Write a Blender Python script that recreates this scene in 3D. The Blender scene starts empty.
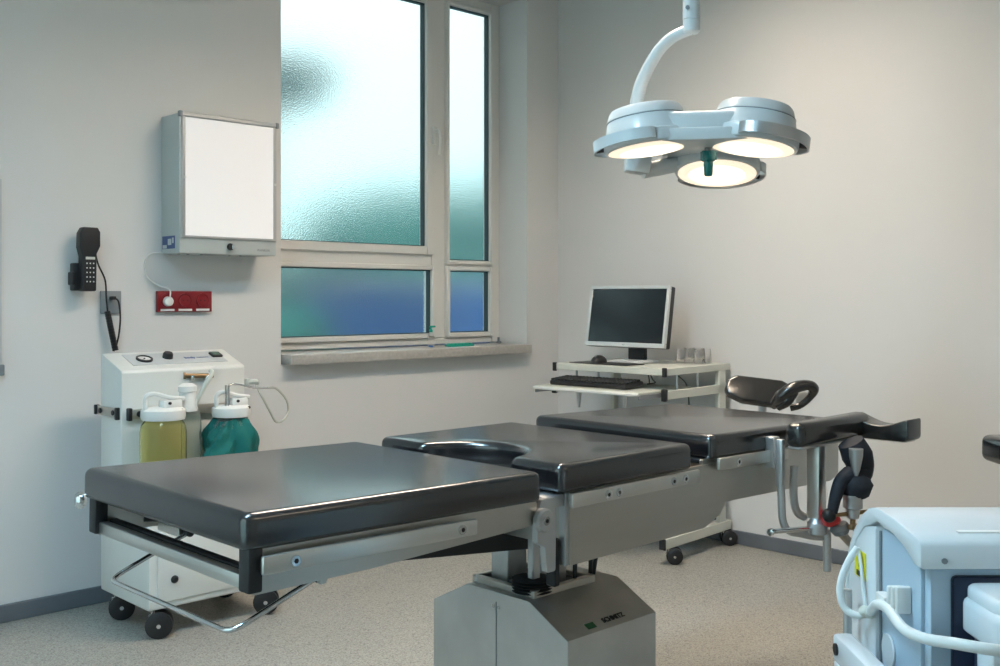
import bpy, bmesh, math, random
from mathutils import Vector, Matrix
random.seed(7)
PI = math.pi
S = bpy.context.scene
COL = S.collection

# ------------------------------------------------------------------ camera
YAW = -43.9          # the camera looks between the window wall (+y) and the right wall (+x)
cam = bpy.data.cameras.new('camera')
cam.sensor_width = 36.0
cam.lens = 36.0*1.04
cam.shift_y = -0.035
cam.clip_start = 0.05
camo = bpy.data.objects.new('camera', cam)
camo.location = (0, 0, 1.2)
camo.rotation_euler = (PI/2, 0, math.radians(YAW))
COL.objects.link(camo)
S.camera = camo

# ------------------------------------------------------------------ world (overcast daylight)
W = bpy.data.worlds.new('overcast_sky'); S.world = W
W.use_nodes = True
nt = W.node_tree; nt.nodes.clear()
tc = nt.nodes.new('ShaderNodeTexCoord')
sep = nt.nodes.new('ShaderNodeSeparateXYZ')
rmp = nt.nodes.new('ShaderNodeValToRGB')
rmp.color_ramp.elements[0].position = 0.0
rmp.color_ramp.elements[0].color = (0.50, 0.80, 0.82, 1)
rmp.color_ramp.elements[1].position = 0.35
rmp.color_ramp.elements[1].color = (0.70, 0.90, 0.92, 1)
bg = nt.nodes.new('ShaderNodeBackground'); bg.inputs[1].default_value = 1.38
wo = nt.nodes.new('ShaderNodeOutputWorld')
nt.links.new(tc.outputs['Generated'], sep.inputs[0])
nt.links.new(sep.outputs[2], rmp.inputs[0])
nt.links.new(rmp.outputs[0], bg.inputs[0])
nt.links.new(bg.outputs[0], wo.inputs[0])

S.view_settings.view_transform = 'Standard'
S.view_settings.look = 'None'
S.view_settings.gamma = 1.0
S.view_settings.use_curve_mapping = False
S.view_settings.exposure = 0.34
CEIL_POWER = 38.0     # emission of the ceiling luminaires' diffusers
LENS_POWER = 10.5     # emission of the surgical lamp's lenses

# daylight portals just outside the two windows
def portal(name, loc, rot, sx, sy):
    l = bpy.data.lights.new(name, 'AREA'); l.shape = 'RECTANGLE'; l.size = sx; l.size_y = sy
    l.cycles.is_portal = True
    o = bpy.data.objects.new(name, l); o.location = loc; o.rotation_euler = rot
    COL.objects.link(o)
portal('daylight_portal', (3.32, 4.40, 1.9), (-PI/2, 0, 0), 1.6, 1.95)
portal('daylight_portal', (-1.75, 1.8, 1.38), (0, -PI/2, 0), 2.55, 2.7)

# ------------------------------------------------------------------ materials
def mat(name, col, rough=0.5, metal=0.0, spec=0.5, bump=None, coat=0.0, trans=0.0, ior=1.5,
        emit=None, estr=0.0, vary=None, aniso=0.0, alpha=1.0):
    m = bpy.data.materials.new(name); m.use_nodes = True
    n = m.node_tree; b = n.nodes['Principled BSDF']
    b.inputs['Base Color'].default_value = (*col, 1)
    b.inputs['Roughness'].default_value = rough
    b.inputs['Metallic'].default_value = metal
    b.inputs['Specular IOR Level'].default_value = spec
    b.inputs['Coat Weight'].default_value = coat
    b.inputs['Transmission Weight'].default_value = trans
    b.inputs['IOR'].default_value = ior
    b.inputs['Anisotropic'].default_value = aniso
    b.inputs['Alpha'].default_value = alpha
    if emit:
        b.inputs['Emission Color'].default_value = (*emit, 1)
        b.inputs['Emission Strength'].default_value = estr
    t = None
    if bump or vary:
        t = n.nodes.new('ShaderNodeTexCoord')
    if bump:                                # (scale, strength, distance, stretch)
        nz = n.nodes.new('ShaderNodeTexNoise'); nz.inputs['Scale'].default_value = bump[0]
        nz.inputs['Detail'].default_value = 3
        mp = n.nodes.new('ShaderNodeMapping')
        mp.inputs['Scale'].default_value = bump[3] if len(bump) > 3 else (1, 1, 1)
        bp = n.nodes.new('ShaderNodeBump'); bp.inputs['Strength'].default_value = bump[1]
        bp.inputs['Distance'].default_value = bump[2]
        n.links.new(t.outputs['Object'], mp.inputs[0]); n.links.new(mp.outputs[0], nz.inputs[0])
        n.links.new(nz.outputs[0], bp.inputs['Height']); n.links.new(bp.outputs[0], b.inputs['Normal'])
    if vary:                                # (scale, amount, stretch)
        nz = n.nodes.new('ShaderNodeTexNoise'); nz.inputs['Scale'].default_value = vary[0]
        nz.inputs['Detail'].default_value = 5
        mp = n.nodes.new('ShaderNodeMapping')
        mp.inputs['Scale'].default_value = vary[2] if len(vary) > 2 else (1, 1, 1)
        r = n.nodes.new('ShaderNodeValToRGB')
        a = vary[1]
        r.color_ramp.elements[0].position = 0.3
        r.color_ramp.elements[0].color = (*[c*(1-a) for c in col], 1)
        r.color_ramp.elements[1].position = 0.7
        r.color_ramp.elements[1].color = (*[min(1, c*(1+a)) for c in col], 1)
        n.links.new(t.outputs['Object'], mp.inputs[0]); n.links.new(mp.outputs[0], nz.inputs[0])
        n.links.new(nz.outputs[0], r.inputs[0]); n.links.new(r.outputs[0], b.inputs['Base Color'])
    return m

M = {}
M['wall'] = mat('wall_paint', (0.68, 0.675, 0.67), 0.75, spec=0.25, bump=(180, 0.06, 0.002), vary=(1.5, 0.015))
M['ceil'] = mat('ceiling_paint', (0.75, 0.75, 0.74), 0.9, spec=0.2)
M['base'] = mat('baseboard_vinyl', (0.13, 0.145, 0.165), 0.5, vary=(8, 0.08))
M['frame'] = mat('window_frame_white', (0.72, 0.71, 0.68), 0.35, spec=0.5)
M['gasket'] = mat('window_gasket', (0.02, 0.045, 0.055), 0.5)
M['sill'] = mat('sill_stone', (0.43, 0.41, 0.385), 0.4, vary=(60, 0.1))
M['pad'] = mat('black_leatherette', (0.009, 0.009, 0.0115), 0.21, spec=1.0, ior=1.6, bump=(420, 0.12, 0.0005), vary=(6, 0.12))
pb = M['pad'].node_tree.nodes['Principled BSDF']; pb.inputs['Specular IOR Level'].default_value = 1.0
M['padgloss'] = mat('glossy_black_leatherette', (0.015, 0.014, 0.014), 0.22, spec=1.0, bump=(30, 0.12, 0.004))
M['steel'] = mat('brushed_steel', (0.56, 0.54, 0.50), 0.36, 1.0, bump=(90, 0.08, 0.0008, (0.06, 1, 1)), vary=(14, 0.07, (0.15, 1, 1)))
M['steelb'] = mat('pedestal_steel', (0.60, 0.60, 0.59), 0.50, 1.0, bump=(90, 0.08, 0.0008, (1, 1, 0.05)), vary=(5, 0.14))
M['rail'] = mat('rail_steel', (0.70, 0.69, 0.66), 0.34, 1.0, bump=(120, 0.06, 0.0006, (0.06, 1, 1)))
M['chrome'] = mat('chrome', (0.75, 0.76, 0.77), 0.14, 1.0)
M['alu'] = mat('satin_aluminium', (0.55, 0.56, 0.57), 0.4, 0.9)
M['dark'] = mat('black_plastic', (0.012, 0.012, 0.014), 0.45)
M['rubber'] = mat('black_rubber', (0.016, 0.016, 0.017), 0.6, bump=(60, 0.2, 0.002))
M['navy'] = mat('dark_strap_fabric', (0.012, 0.015, 0.024), 0.7, bump=(90, 0.4, 0.003))
M['white'] = mat('white_lacquer', (0.70, 0.70, 0.67), 0.35)
M['plast'] = mat('white_plastic', (0.76, 0.76, 0.74), 0.4)
M['ivory'] = mat('ivory_lacquer', (0.60, 0.61, 0.55), 0.4)
M['lgrey'] = mat('light_grey_plastic', (0.52, 0.54, 0.55), 0.4)
M['grey'] = mat('grey_plastic', (0.22, 0.24, 0.26), 0.45)
M['box'] = mat('viewer_grey_lacquer', (0.47, 0.50, 0.49), 0.45)
M['opal'] = mat('opal_screen', (0.74, 0.73, 0.73), 0.3, emit=(1.0, 0.97, 0.97), estr=0.22)
M['red'] = mat('red_socket', (0.20, 0.008, 0.014), 0.35)
M['redk'] = mat('red_knob', (0.6, 0.03, 0.03), 0.4)
M['teal'] = mat('teal_cloth', (0.0, 0.125, 0.115), 0.85, bump=(25, 0.5, 0.01))
M['tealp'] = mat('teal_plastic', (0.01, 0.20, 0.20), 0.25, trans=0.25)
M['green'] = mat('green_plastic', (0.0, 0.35, 0.25), 0.4)
M['screen'] = mat('dark_screen', (0.006, 0.011, 0.016), 0.22)
M['bezel'] = mat('silver_bezel', (0.60, 0.62, 0.63), 0.35, 0.2)
M['lamp'] = mat('lamp_white_lacquer', (0.60, 0.63, 0.64), 0.3, coat=0.3)
M['blueink'] = mat('blue_ink', (0.02, 0.07, 0.25), 0.5)
M['sticker'] = mat('blue_sticker', (0.06, 0.09, 0.22), 0.5)
M['yellow'] = mat('yellow_sticker', (0.75, 0.70, 0.02), 0.5)
M['brass'] = mat('aged_brass', (0.30, 0.20, 0.11), 0.4, 0.9)
M['hose'] = mat('clear_hose', (0.72, 0.73, 0.66), 0.25, trans=0.25)
M['whitehose'] = mat('milky_hose', (0.75, 0.77, 0.76), 0.35)
M['mach'] = mat('machine_white', (0.70, 0.74, 0.77), 0.25, coat=0.3)
M['machb'] = mat('machine_pale_blue', (0.45, 0.57, 0.68), 0.3)
M['deep'] = mat('machine_navy', (0.018, 0.028, 0.060), 0.35)
M['foliage'] = mat('dark_foliage', (0.004, 0.10, 0.09), 0.9, vary=(3, 0.4))
M['hedge'] = mat('hedge_green', (0.03, 0.22, 0.20), 0.9, vary=(3, 0.4))
M['container'] = mat('blue_cladding', (0.055, 0.15, 0.38), 0.7, vary=(1.2, 0.3))
M['ground'] = mat('outdoor_paving', (0.12, 0.16, 0.18), 0.9)
M['opaltube'] = mat('luminaire_diffuser_warm', (0.8, 0.8, 0.8), 0.6, emit=(1.0, 0.84, 0.69), estr=CEIL_POWER)
M['coolfill'] = mat('luminaire_diffuser_cool_fill', (0.8, 0.8, 0.8), 0.6, emit=(0.48, 0.78, 1.0), estr=CEIL_POWER*1.3)  # added unseen cool fill for the left wall and left-facing sides
M['dimfill'] = mat('luminaire_diffuser_dim_fill', (0.8, 0.8, 0.8), 0.6, emit=(1.0, 0.84, 0.66), estr=CEIL_POWER*0.2)  # added unseen weak fill that brightens the near steel sides
M['clear'] = mat('clear_glass', (0.95, 0.97, 0.96), 0.02, trans=1.0, ior=1.12)
M['jar'] = mat('yellow_jar', (1.0, 0.95, 0.60), 0.04, trans=0.95, ior=1.2)
M['jarclear'] = mat('clear_jar', (0.90, 0.94, 0.92), 0.04, trans=0.92, ior=1.2)
M['glassware'] = mat('tumbler_glass', (0.97, 0.97, 0.98), 0.03, trans=1.0, ior=1.13)
M['gauge'] = mat('gauge_face', (0.72, 0.72, 0.68), 0.3)

# textured privacy glass
def privacy():
    m = bpy.data.materials.new('frosted_glass'); m.use_nodes = True
    n = m.node_tree; b = n.nodes['Principled BSDF']
    b.inputs['Base Color'].default_value = (0.97, 0.99, 0.99, 1)
    b.inputs['Roughness'].default_value = 0.22
    b.inputs['Transmission Weight'].default_value = 1.0
    b.inputs['IOR'].default_value = 1.45
    t = n.nodes.new('ShaderNodeTexCoord')
    v = n.nodes.new('ShaderNodeTexNoise'); v.inputs['Scale'].default_value = 150
    v.inputs['Detail'].default_value = 1
    bp = n.nodes.new('ShaderNodeBump'); bp.inputs['Strength'].default_value = 0.35; bp.inputs['Distance'].default_value = 0.0028
    n.links.new(t.outputs['Object'], v.inputs[0]); n.links.new(v.outputs[0], bp.inputs['Height'])
    n.links.new(bp.outputs[0], b.inputs['Normal'])
    return m
M['frost'] = privacy()

def floor_mat():
    m = bpy.data.materials.new('speckled_vinyl'); m.use_nodes = True
    n = m.node_tree; b = n.nodes['Principled BSDF']
    b.inputs['Roughness'].default_value = 0.42
    b.inputs['Specular IOR Level'].default_value = 0.45
    t = n.nodes.new('ShaderNodeTexCoord')
    def speck(scale, lo, hi, c0, c1):
        v = n.nodes.new('ShaderNodeTexVoronoi'); v.inputs['Scale'].default_value = scale
        n.links.new(t.outputs['Object'], v.inputs[0])
        s = n.nodes.new('ShaderNodeSeparateColor'); n.links.new(v.outputs['Color'], s.inputs[0])
        r = n.nodes.new('ShaderNodeValToRGB'); r.color_ramp.elements[0].position = lo
        r.color_ramp.elements[1].position = hi
        r.color_ramp.elements[0].color = (*c0, 1); r.color_ramp.elements[1].color = (*c1, 1)
        n.links.new(s.outputs[0], r.inputs[0]); return r
    a = speck(300, 0.0, 1.0, (0.235, 0.228, 0.205), (0.44, 0.425, 0.38))
    c = speck(190, 0.80, 0.93, (1, 1, 1), (0.60, 0.60, 0.61))
    mx = n.nodes.new('ShaderNodeMix'); mx.data_type = 'RGBA'; mx.blend_type = 'MULTIPLY'
    mx.inputs[0].default_value = 1.0
    n.links.new(a.outputs[0], mx.inputs[6]); n.links.new(c.outputs[0], mx.inputs[7])
    n.links.new(mx.outputs[2], b.inputs['Base Color'])
    return m
M['floor'] = floor_mat()

def lens_mat():
    # warm white light source; the rim of each lens gives a little less and warmer light than its middle
    m = bpy.data.materials.new('lamp_lens'); m.use_nodes = True
    n = m.node_tree; b = n.nodes['Principled BSDF']
    b.inputs['Base Color'].default_value = (0.8, 0.78, 0.72, 1); b.inputs['Roughness'].default_value = 0.25
    b.inputs['Emission Color'].default_value = (1.0, 0.80, 0.58, 1)
    b.inputs['Emission Strength'].default_value = LENS_POWER*0.07
    return m
M['lens'] = lens_mat()
M['lenscore'] = mat('lamp_lens_core', (0.8, 0.8, 0.75), 0.25, emit=(1.0, 0.88, 0.72), estr=LENS_POWER*0.105)

# ------------------------------------------------------------------ mesh helpers
XF = {}      # world matrix of each root, to author parts in world coordinates

def islands(bm):
    """the separate shells of a bmesh, each as a bmesh of its own"""
    bm.verts.ensure_lookup_table(); seen = set(); out = []
    for v in bm.verts:
        if v in seen: continue
        st = [v]; seen.add(v); grp = []
        while st:
            a = st.pop(); grp.append(a)
            for e in a.link_edges:
                o = e.other_vert(a)
                if o not in seen: seen.add(o); st.append(o)
        out.append(grp)
    res = []
    for grp in out:
        t = bmesh.new(); mp = {v: t.verts.new(v.co) for v in grp}; fs = set()
        for v in grp: fs.update(v.link_faces)
        for f in sorted(fs, key=lambda f: f.index): t.faces.new([mp[v] for v in f.verts])
        res.append(t)
    bm.free(); return res

def parts(name, bm, *a, **k):
    """link every separate shell as a part of its own"""
    bmesh.ops.remove_doubles(bm, verts=bm.verts, dist=1e-6); bm.faces.index_update()
    return [obj(name, t, *a, **k) for t in islands(bm)]

def mark(bm, deg=38):
    for f in bm.faces: f.smooth = True
    lim = math.radians(deg)
    for e in bm.edges:
        if len(e.link_faces) == 2:
            e.smooth = e.calc_face_angle(0) < lim
        else:
            e.smooth = False

def obj(name, bm, m, parent=None, label=None, local=False, kind=None, xf=None, flat=False):
    bmesh.ops.remove_doubles(bm, verts=bm.verts, dist=1e-6)
    if xf is not None: bm.transform(xf)
    if parent is not None and not local:
        bm.transform(XF[parent].inverted())
    if not flat:
        bmesh.ops.recalc_face_normals(bm, faces=bm.faces)
    mark(bm)
    me = bpy.data.meshes.new(name); bm.to_mesh(me); bm.free()
    me.materials.append(M[m] if isinstance(m, str) else m)
    o = bpy.data.objects.new(name, me); COL.objects.link(o)
    if parent is not None:
        o.parent = parent; XF[o] = XF[parent]
    else:
        XF[o] = Matrix.Identity(4)
    if label: o['label'] = label
    if kind: o['kind'] = kind
    return o

def thing(name, label, cat, loc=(0, 0, 0), rot=(0, 0, 0), group=None, kind=None):
    o = bpy.data.objects.new(name, None); COL.objects.link(o)
    o.location = loc; o.rotation_euler = rot; o.empty_display_size = 0.1
    XF[o] = Matrix.LocRotScale(Vector(loc), o.rotation_euler, None)
    if label: o['label'] = label
    if cat: o['category'] = cat
    if group: o['group'] = group
    if kind: o['kind'] = kind
    return o

def tag(o, label, cat, group=None):
    o['label'] = label; o['category'] = cat
    if group: o['group'] = group
    return o

def centre(o):
    """move a single-mesh thing's origin to the middle of its underside"""
    me = o.data
    xs = [v.co.x for v in me.vertices]; ys = [v.co.y for v in me.vertices]; zs = [v.co.z for v in me.vertices]
    c = Vector(((min(xs)+max(xs))/2, (min(ys)+max(ys))/2, min(zs)))
    me.transform(Matrix.Translation(-c)); o.location = c
    XF[o] = Matrix.Translation(c)
    return o

def new(): return bmesh.new()

def box(bm, x0, x1, y0, y1, z0, z1, bev=0.0, seg=2, mtx=None):
    t = bmesh.new()
    bmesh.ops.create_cube(t, size=1)
    t.transform(Matrix.Translation(((x0+x1)/2, (y0+y1)/2, (z0+z1)/2)) @ Matrix.Diagonal((x1-x0, y1-y0, z1-z0, 1)))
    if bev > 0:
        bmesh.ops.bevel(t, geom=list(t.edges), offset=bev, segments=seg, profile=0.5, affect='EDGES')
    if mtx is not None: t.transform(mtx)
    merge(bm, t); return bm

def merge(bm, t):
    me = bpy.data.meshes.new('tmp'); t.to_mesh(me); t.free()
    bm.from_mesh(me); bpy.data.meshes.remove(me)

def frame_at(p, d):
    z = Vector(d).normalized()
    a = Vector((0, 0, 1)) if abs(z.z) < 0.95 else Vector((1, 0, 0))
    x = a.cross(z).normalized(); y = z.cross(x)
    m = Matrix((x, y, z)).transposed().to_4x4(); m.translation = Vector(p)
    return m

def lathe(bm, prof, p=(0, 0, 0), axis=(0, 0, 1), n=24, cap=True):
    """prof = [(radius, height)...] turned about axis through p"""
    F = frame_at(p, axis); rings = []
    for r, h in prof:
        if r < 1e-6: rings.append([bm.verts.new(F @ Vector((0, 0, h)))])
        else: rings.append([bm.verts.new(F @ Vector((r*math.cos(2*PI*k/n), r*math.sin(2*PI*k/n), h))) for k in range(n)])
    for a, b in zip(rings, rings[1:]):
        for k in range(n):
            q = (k+1) % n
            if len(a) == 1 and len(b) == 1: continue
            if len(a) == 1: bm.faces.new((a[0], b[k], b[q]))
            elif len(b) == 1: bm.faces.new((a[k], a[q], b[0]))
            else: bm.faces.new((a[k], a[q], b[q], b[k]))
    if cap:
        for r in (rings[0], rings[-1]):
            if len(r) > 2: bm.faces.new(r)
    return bm

def cyl(bm, p0, p1, r, n=20, bev=0.0, r1=None):
    d = Vector(p1)-Vector(p0); L = d.length; r1 = r if r1 is None else r1
    if bev: prof = [(r-bev, 0), (r, bev), (r1, L-bev), (r1-bev, L)]
    else: prof = [(r, 0), (r1, L)]
    return lathe(bm, prof, p0, d, n)

def smooth_path(pts, k=6):
    pts = [Vector(p) for p in pts]; out = []
    P = [pts[0]*2-pts[1]]+pts+[pts[-1]*2-pts[-2]]
    for i in range(1, len(P)-2):
        for j in range(k):
            t = j/k; a, b, c, d = P[i-1], P[i], P[i+1], P[i+2]
            out.append(0.5*((2*b)+(c-a)*t+(2*a-5*b+4*c-d)*t*t+(3*b-a-3*c+d)*t**3))
    out.append(pts[-1]); return out

def tube(bm, pts, r, n=10, k=6, smooth=True, rads=None):
    path = smooth_path(pts, k) if smooth else [Vector(p) for p in pts]
    N = len(path); rings = []; up = None
    for i, p in enumerate(path):
        t = (path[min(i+1, N-1)]-path[max(i-1, 0)]).normalized()
        if up is None:
            a = Vector((0, 0, 1)) if abs(t.z) < 0.9 else Vector((1, 0, 0))
            up = (a-t*a.dot(t)).normalized()
        else:
            up = (up-t*up.dot(t)).normalized()
        s = t.cross(up); rr = r
        if rads:
            f = i/(N-1)*(len(rads)-1); q = min(int(f), len(rads)-2); rr = rads[q]+(rads[q+1]-rads[q])*(f-q)
        rings.append([bm.verts.new(p+(up*math.cos(2*PI*j/n)+s*math.sin(2*PI*j/n))*rr) for j in range(n)])
    for a, b in zip(rings, rings[1:]):
        for j in range(n): bm.faces.new((a[j], a[(j+1) % n], b[(j+1) % n], b[j]))
    bm.faces.new(rings[0][::-1]); bm.faces.new(rings[-1])
    return bm

def rounded(pts, r, seg=5):
    """round the corners of a 2-D polygon; r may be one radius or one per corner"""
    out = []; n = len(pts)
    for i in range(n):
        p = Vector(pts[i]); a = Vector(pts[i-1]); b = Vector(pts[(i+1) % n])
        ri = r[i] if isinstance(r, (list, tuple)) else r
        if ri <= 0: out.append(tuple(p)); continue
        u = (a-p).normalized(); v = (b-p).normalized(); ang = u.angle(v)
        t = ri/math.tan(ang/2); t = min(t, (a-p).length*0.49, (b-p).length*0.49)
        s = p+u*t; e = p+v*t
        for k in range(seg+1):
            f = k/seg
            out.append(tuple(s*(1-f)**2+p*2*f*(1-f)+e*f*f))
    return out

def prism(bm, outline, h0, h1, plane='xy', bev=0.0, seg=4, bevb=None):
    """extrude a 2-D outline; plane xy -> along z, yz -> along x, xz -> along y; the rims are bevelled"""
    t = bmesh.new()
    lo = [t.verts.new((a, b, h0)) for a, b in outline]
    hi = [t.verts.new((a, b, h1)) for a, b in outline]
    n = len(lo)
    fb = t.faces.new(lo[::-1]); ft = t.faces.new(hi)
    for i in range(n): t.faces.new((lo[i], lo[(i+1) % n], hi[(i+1) % n], hi[i]))
    bmesh.ops.recalc_face_normals(t, faces=t.faces)
    if bev > 0:
        bmesh.ops.bevel(t, geom=list(ft.edges), offset=bev, segments=seg, profile=0.5, affect='EDGES', clamp_overlap=True)
        bb = bev*0.5 if bevb is None else bevb
        if bb > 0:
            fb = [f for f in t.faces if all(abs(v.co.z-h0) < 1e-6 for v in f.verts)]
            if fb: bmesh.ops.bevel(t, geom=list(fb[0].edges), offset=bb, segments=seg, profile=0.5, affect='EDGES', clamp_overlap=True)
    if plane == 'yz': t.transform(Matrix(((0, 0, 1, 0), (1, 0, 0, 0), (0, 1, 0, 0), (0, 0, 0, 1))))
    elif plane == 'xz': t.transform(Matrix(((1, 0, 0, 0), (0, 0, 1, 0), (0, 1, 0, 0), (0, 0, 0, 1))))
    merge(bm, t); return bm

def text_bm(s, size, mtx, depth=0.0004, bold=0.0):
    c = bpy.data.curves.new('txt', 'FONT'); c.body = s; c.size = size; c.extrude = depth; c.offset = bold
    c.align_x = 'CENTER'; c.align_y = 'CENTER'; c.resolution_u = 3
    o = bpy.data.objects.new('txt', c); COL.objects.link(o)
    dg = bpy.context.evaluated_depsgraph_get()
    me = bpy.data.meshes.new_from_object(o.evaluated_get(dg))
    b = bmesh.new(); b.from_mesh(me); b.transform(mtx)
    bpy.data.objects.remove(o); bpy.data.curves.remove(c); bpy.data.meshes.remove(me)
    return b

def mat_axes(p, xd, yd):
    x = Vector(xd).normalized(); y = Vector(yd).normalized(); z = x.cross(y)
    m = Matrix((x, y, z)).transposed().to_4x4(); m.translation = Vector(p); return m

def Rt(p, axis, deg):
    return Matrix.Translation(p) @ Matrix.Rotation(math.radians(deg), 4, axis) @ Matrix.Translation(-Vector(p))

# ------------------------------------------------------------------ room shell
X0, X1, Y0, Y1, ZC = -1.6, 4.36, -1.9, 4.05, 3.10
T = 0.30
obj('floor', box(new(), X0-T, X1+T, Y0-T, Y1+T, -0.12, 0.0), 'floor', kind='structure')
obj('ceiling', box(new(), X0-T, X1+T, Y0-T, Y1+T, ZC, ZC+0.12), 'ceil', kind='structure')
NX0, NX1, NZ0, NZ1 = 2.531, 4.105, 0.90, 2.862          # window niche
b = new()
box(b, X0-T, NX0, Y1, Y1+T, 0, ZC); box(b, NX1, X1+T, Y1, Y1+T, 0, ZC)
box(b, NX0, NX1, Y1, Y1+T, 0, NZ0); box(b, NX0, NX1, Y1, Y1+T, NZ1, ZC)
obj('wall_window', b, 'wall', kind='structure')
obj('wall_right', box(new(), X1, X1+T, Y0-T, Y1, 0, ZC), 'wall', kind='structure')
obj('wall_back', box(new(), X0-T, X1, Y0-T, Y0, 0, ZC), 'wall', kind='structure')
b = new()   # wall behind the viewer's left shoulder, with the room's second window
box(b, X0-0.12, X0, Y0, 0.4, 0, ZC); box(b, X0-0.12, X0, 3.2, Y1, 0, ZC)
box(b, X0-0.12, X0, 0.4, 3.2, 0, 0.08); box(b, X0-0.12, X0, 0.4, 3.2, 2.7, ZC)
obj('wall_left', b, 'wall', kind='structure')
def skirt(name, *a):
    obj(name, box(new(), *a, bev=0.003, seg=1), 'base', kind='structure')
skirt('baseboard_window', X0, X1, Y1-0.014, Y1, 0, 0.066)
skirt('baseboard_right', X1-0.014, X1, Y0, Y1-0.014, 0, 0.066)
skirt('baseboard_back', X0, X1-0.014, Y0, Y0+0.014, 0, 0.066)
skirt('baseboard_left', X0, X0+0.014, Y0+0.014, Y1-0.014, 0, 0.066)

# window 1: fixed frame, four lights, the upper left one with a handle
w1 = thing('window_1', 'white four-pane window with frosted glass set in the wall niche', None, (3.318, 4.27, 0.95), kind='structure')
YF = 4.27
b = new()
def fr(x0, x1, z0, z1, y0=YF, y1=YF+0.07, bev=0.004): box(b, x0, x1, y0, y1, z0, z1, bev, 1)
fr(2.531, 2.60, 0.95, 2.862); fr(4.045, 4.105, 0.95, 2.862)
fr(2.60, 4.045, 2.815, 2.862); fr(2.60, 4.045, 0.95, 0.985)
fr(3.60, 3.695, 0.985, 2.815); fr(2.60, 3.60, 1.365, 1.47); fr(3.695, 4.045, 1.365, 1.40)
obj('window_frame', b, 'frame', w1)
LT = [(2.60, 3.60, 1.43, 2.815, 0.045, 'big'), (3.695, 4.045, 1.385, 2.815, 0.022, 's'),
      (2.60, 3.62, 0.985, 1.375, 0.026, 's'), (3.695, 4.045, 0.985, 1.375, 0.026, 's')]
for x0, x1, z0, z1, w, kd in LT:
    b = new(); yy = YF-0.018
    for a in ((x0, x0+w, z0, z1), (x1-w, x1, z0, z1), (x0+w, x1-w, z0, z0+w), (x0+w, x1-w, z1-w, z1)):
        box(b, a[0], a[1], yy, YF+0.05, a[2], a[3], 0.004, 1)
    obj('sash', b, 'frame', w1)
    b = new(); g = 0.005; a0, a1, c0, c1 = x0+w, x1-w, z0+w, z1-w
    for a in ((a0, a0+g, c0, c1), (a1-g, a1, c0, c1), (a0+g, a1-g, c0, c0+g), (a0+g, a1-g, c1-g, c1)):
        box(b, a[0], a[1], YF+0.004, YF+0.036, a[2], a[3])
    obj('gasket', b, 'gasket', w1)
    obj('pane', box(new(), a0, a1, YF+0.028, YF+0.032, c0, c1), 'frost', w1)
b = new()
box(b, 3.585, 3.612, YF-0.035, YF-0.016, 2.02, 2.115, 0.006, 2)
tube(b, [(3.598, YF-0.03, 2.09), (3.598, YF-0.065, 2.085), (3.603, YF-0.072, 2.04), (3.598, YF-0.07, 1.96)], 0.009, 10, 5)
obj('handle', b, 'frame', w1)
obj('window_sill', box(new(), 2.545, 4.08, 3.985, YF+0.06, 0.900, 0.945, 0.004, 2), 'sill', kind='structure')
# the sill's part outside the niche stands in front of the wall; the part inside lies on the masonry

# window 2 (behind the viewer): clear glass, brings cool light onto the faces that look that way
w2 = thing('window_2', 'wide white window behind the viewer', None, (X0-0.06, 1.8, 0.08), kind='structure')
b = new()
for a in ((0.4, 0.46, 0.08, 2.7), (3.14, 3.2, 0.08, 2.7), (1.77, 1.83, 0.14, 2.64), (0.46, 1.77, 0.08, 0.14), (1.83, 3.14, 0.08, 0.14), (0.46, 1.77, 2.64, 2.7), (1.83, 3.14, 2.64, 2.7)):
    box(b, X0-0.09, X0-0.02, a[0], a[1], a[2], a[3], 0.004, 1)
obj('window_frame', b, 'frame', w2)

# outdoors, seen only through the frosted panes
obj('ground', box(new(), -6, 30, 4.6, 40, -0.6, -0.5), 'ground', kind='structure')
def blob(name, label, cat, m, c, s, n, rr, trunk=None):
    root = thing(name, label, cat, (c[0], c[1], -0.5))
    b = new(); random.seed(c[0]*10)
    for i in range(n):
        t = bmesh.new(); bmesh.ops.create_icosphere(t, subdivisions=2, radius=random.uniform(rr*0.6, rr*1.2))
        for v in t.verts: v.co *= random.uniform(0.85, 1.15)
        while True:
            p = Vector([random.uniform(-1, 1) for _ in range(3)])
            if p.length < 1: break
        t.transform(Matrix.Translation((c[0]+p.x*s[0], c[1]+p.y*s[1], c[2]+p.z*s[2]))); merge(b, t)
    obj('foliage', b, m, root)
    if trunk: obj('trunk', tube(new(), trunk, 0.07, 8, 4), 'brass', root)
blob('tree', 'dark tree crown seen blurred through the upper left frosted pane', 'tree', 'foliage',
     (4.00, 6.3, 2.72), (0.38, 0.3, 0.08), 26, 0.12, [(3.70, 6.3, -0.5), (3.71, 6.3, 1.0), (3.74, 6.3, 2.7)])
blob('hedge', 'green bush seen blurred through the frosted panes above the transom', 'bush', 'hedge',
     (5.85, 6.9, 0.85), (1.75, 0.22, 1.2), 160, 0.30)
blob('hedge', 'grey-green low bush seen blurred through the lowest left frosted pane', 'bush', 'hedge',
     (3.42, 5.5, 0.35), (0.30, 0.15, 0.72), 40, 0.2)
t = thing('storage_container', 'blue box-like shed seen blurred through the lowest frosted panes', 'shed', (5.6, 5.6, -0.5))
b = new(); box(b, 4.05, 6.6, 5.5, 6.2, -0.5, 1.30, 0.02, 1)
for k in range(16): box(b, 4.10+k*0.153, 4.17+k*0.153, 5.47, 5.51, -0.45, 1.22)
obj('body', b, 'container', t)
obj('roof', box(new(), 4.0, 6.65, 5.45, 6.25, 1.30, 1.34), 'lgrey', t)

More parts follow.
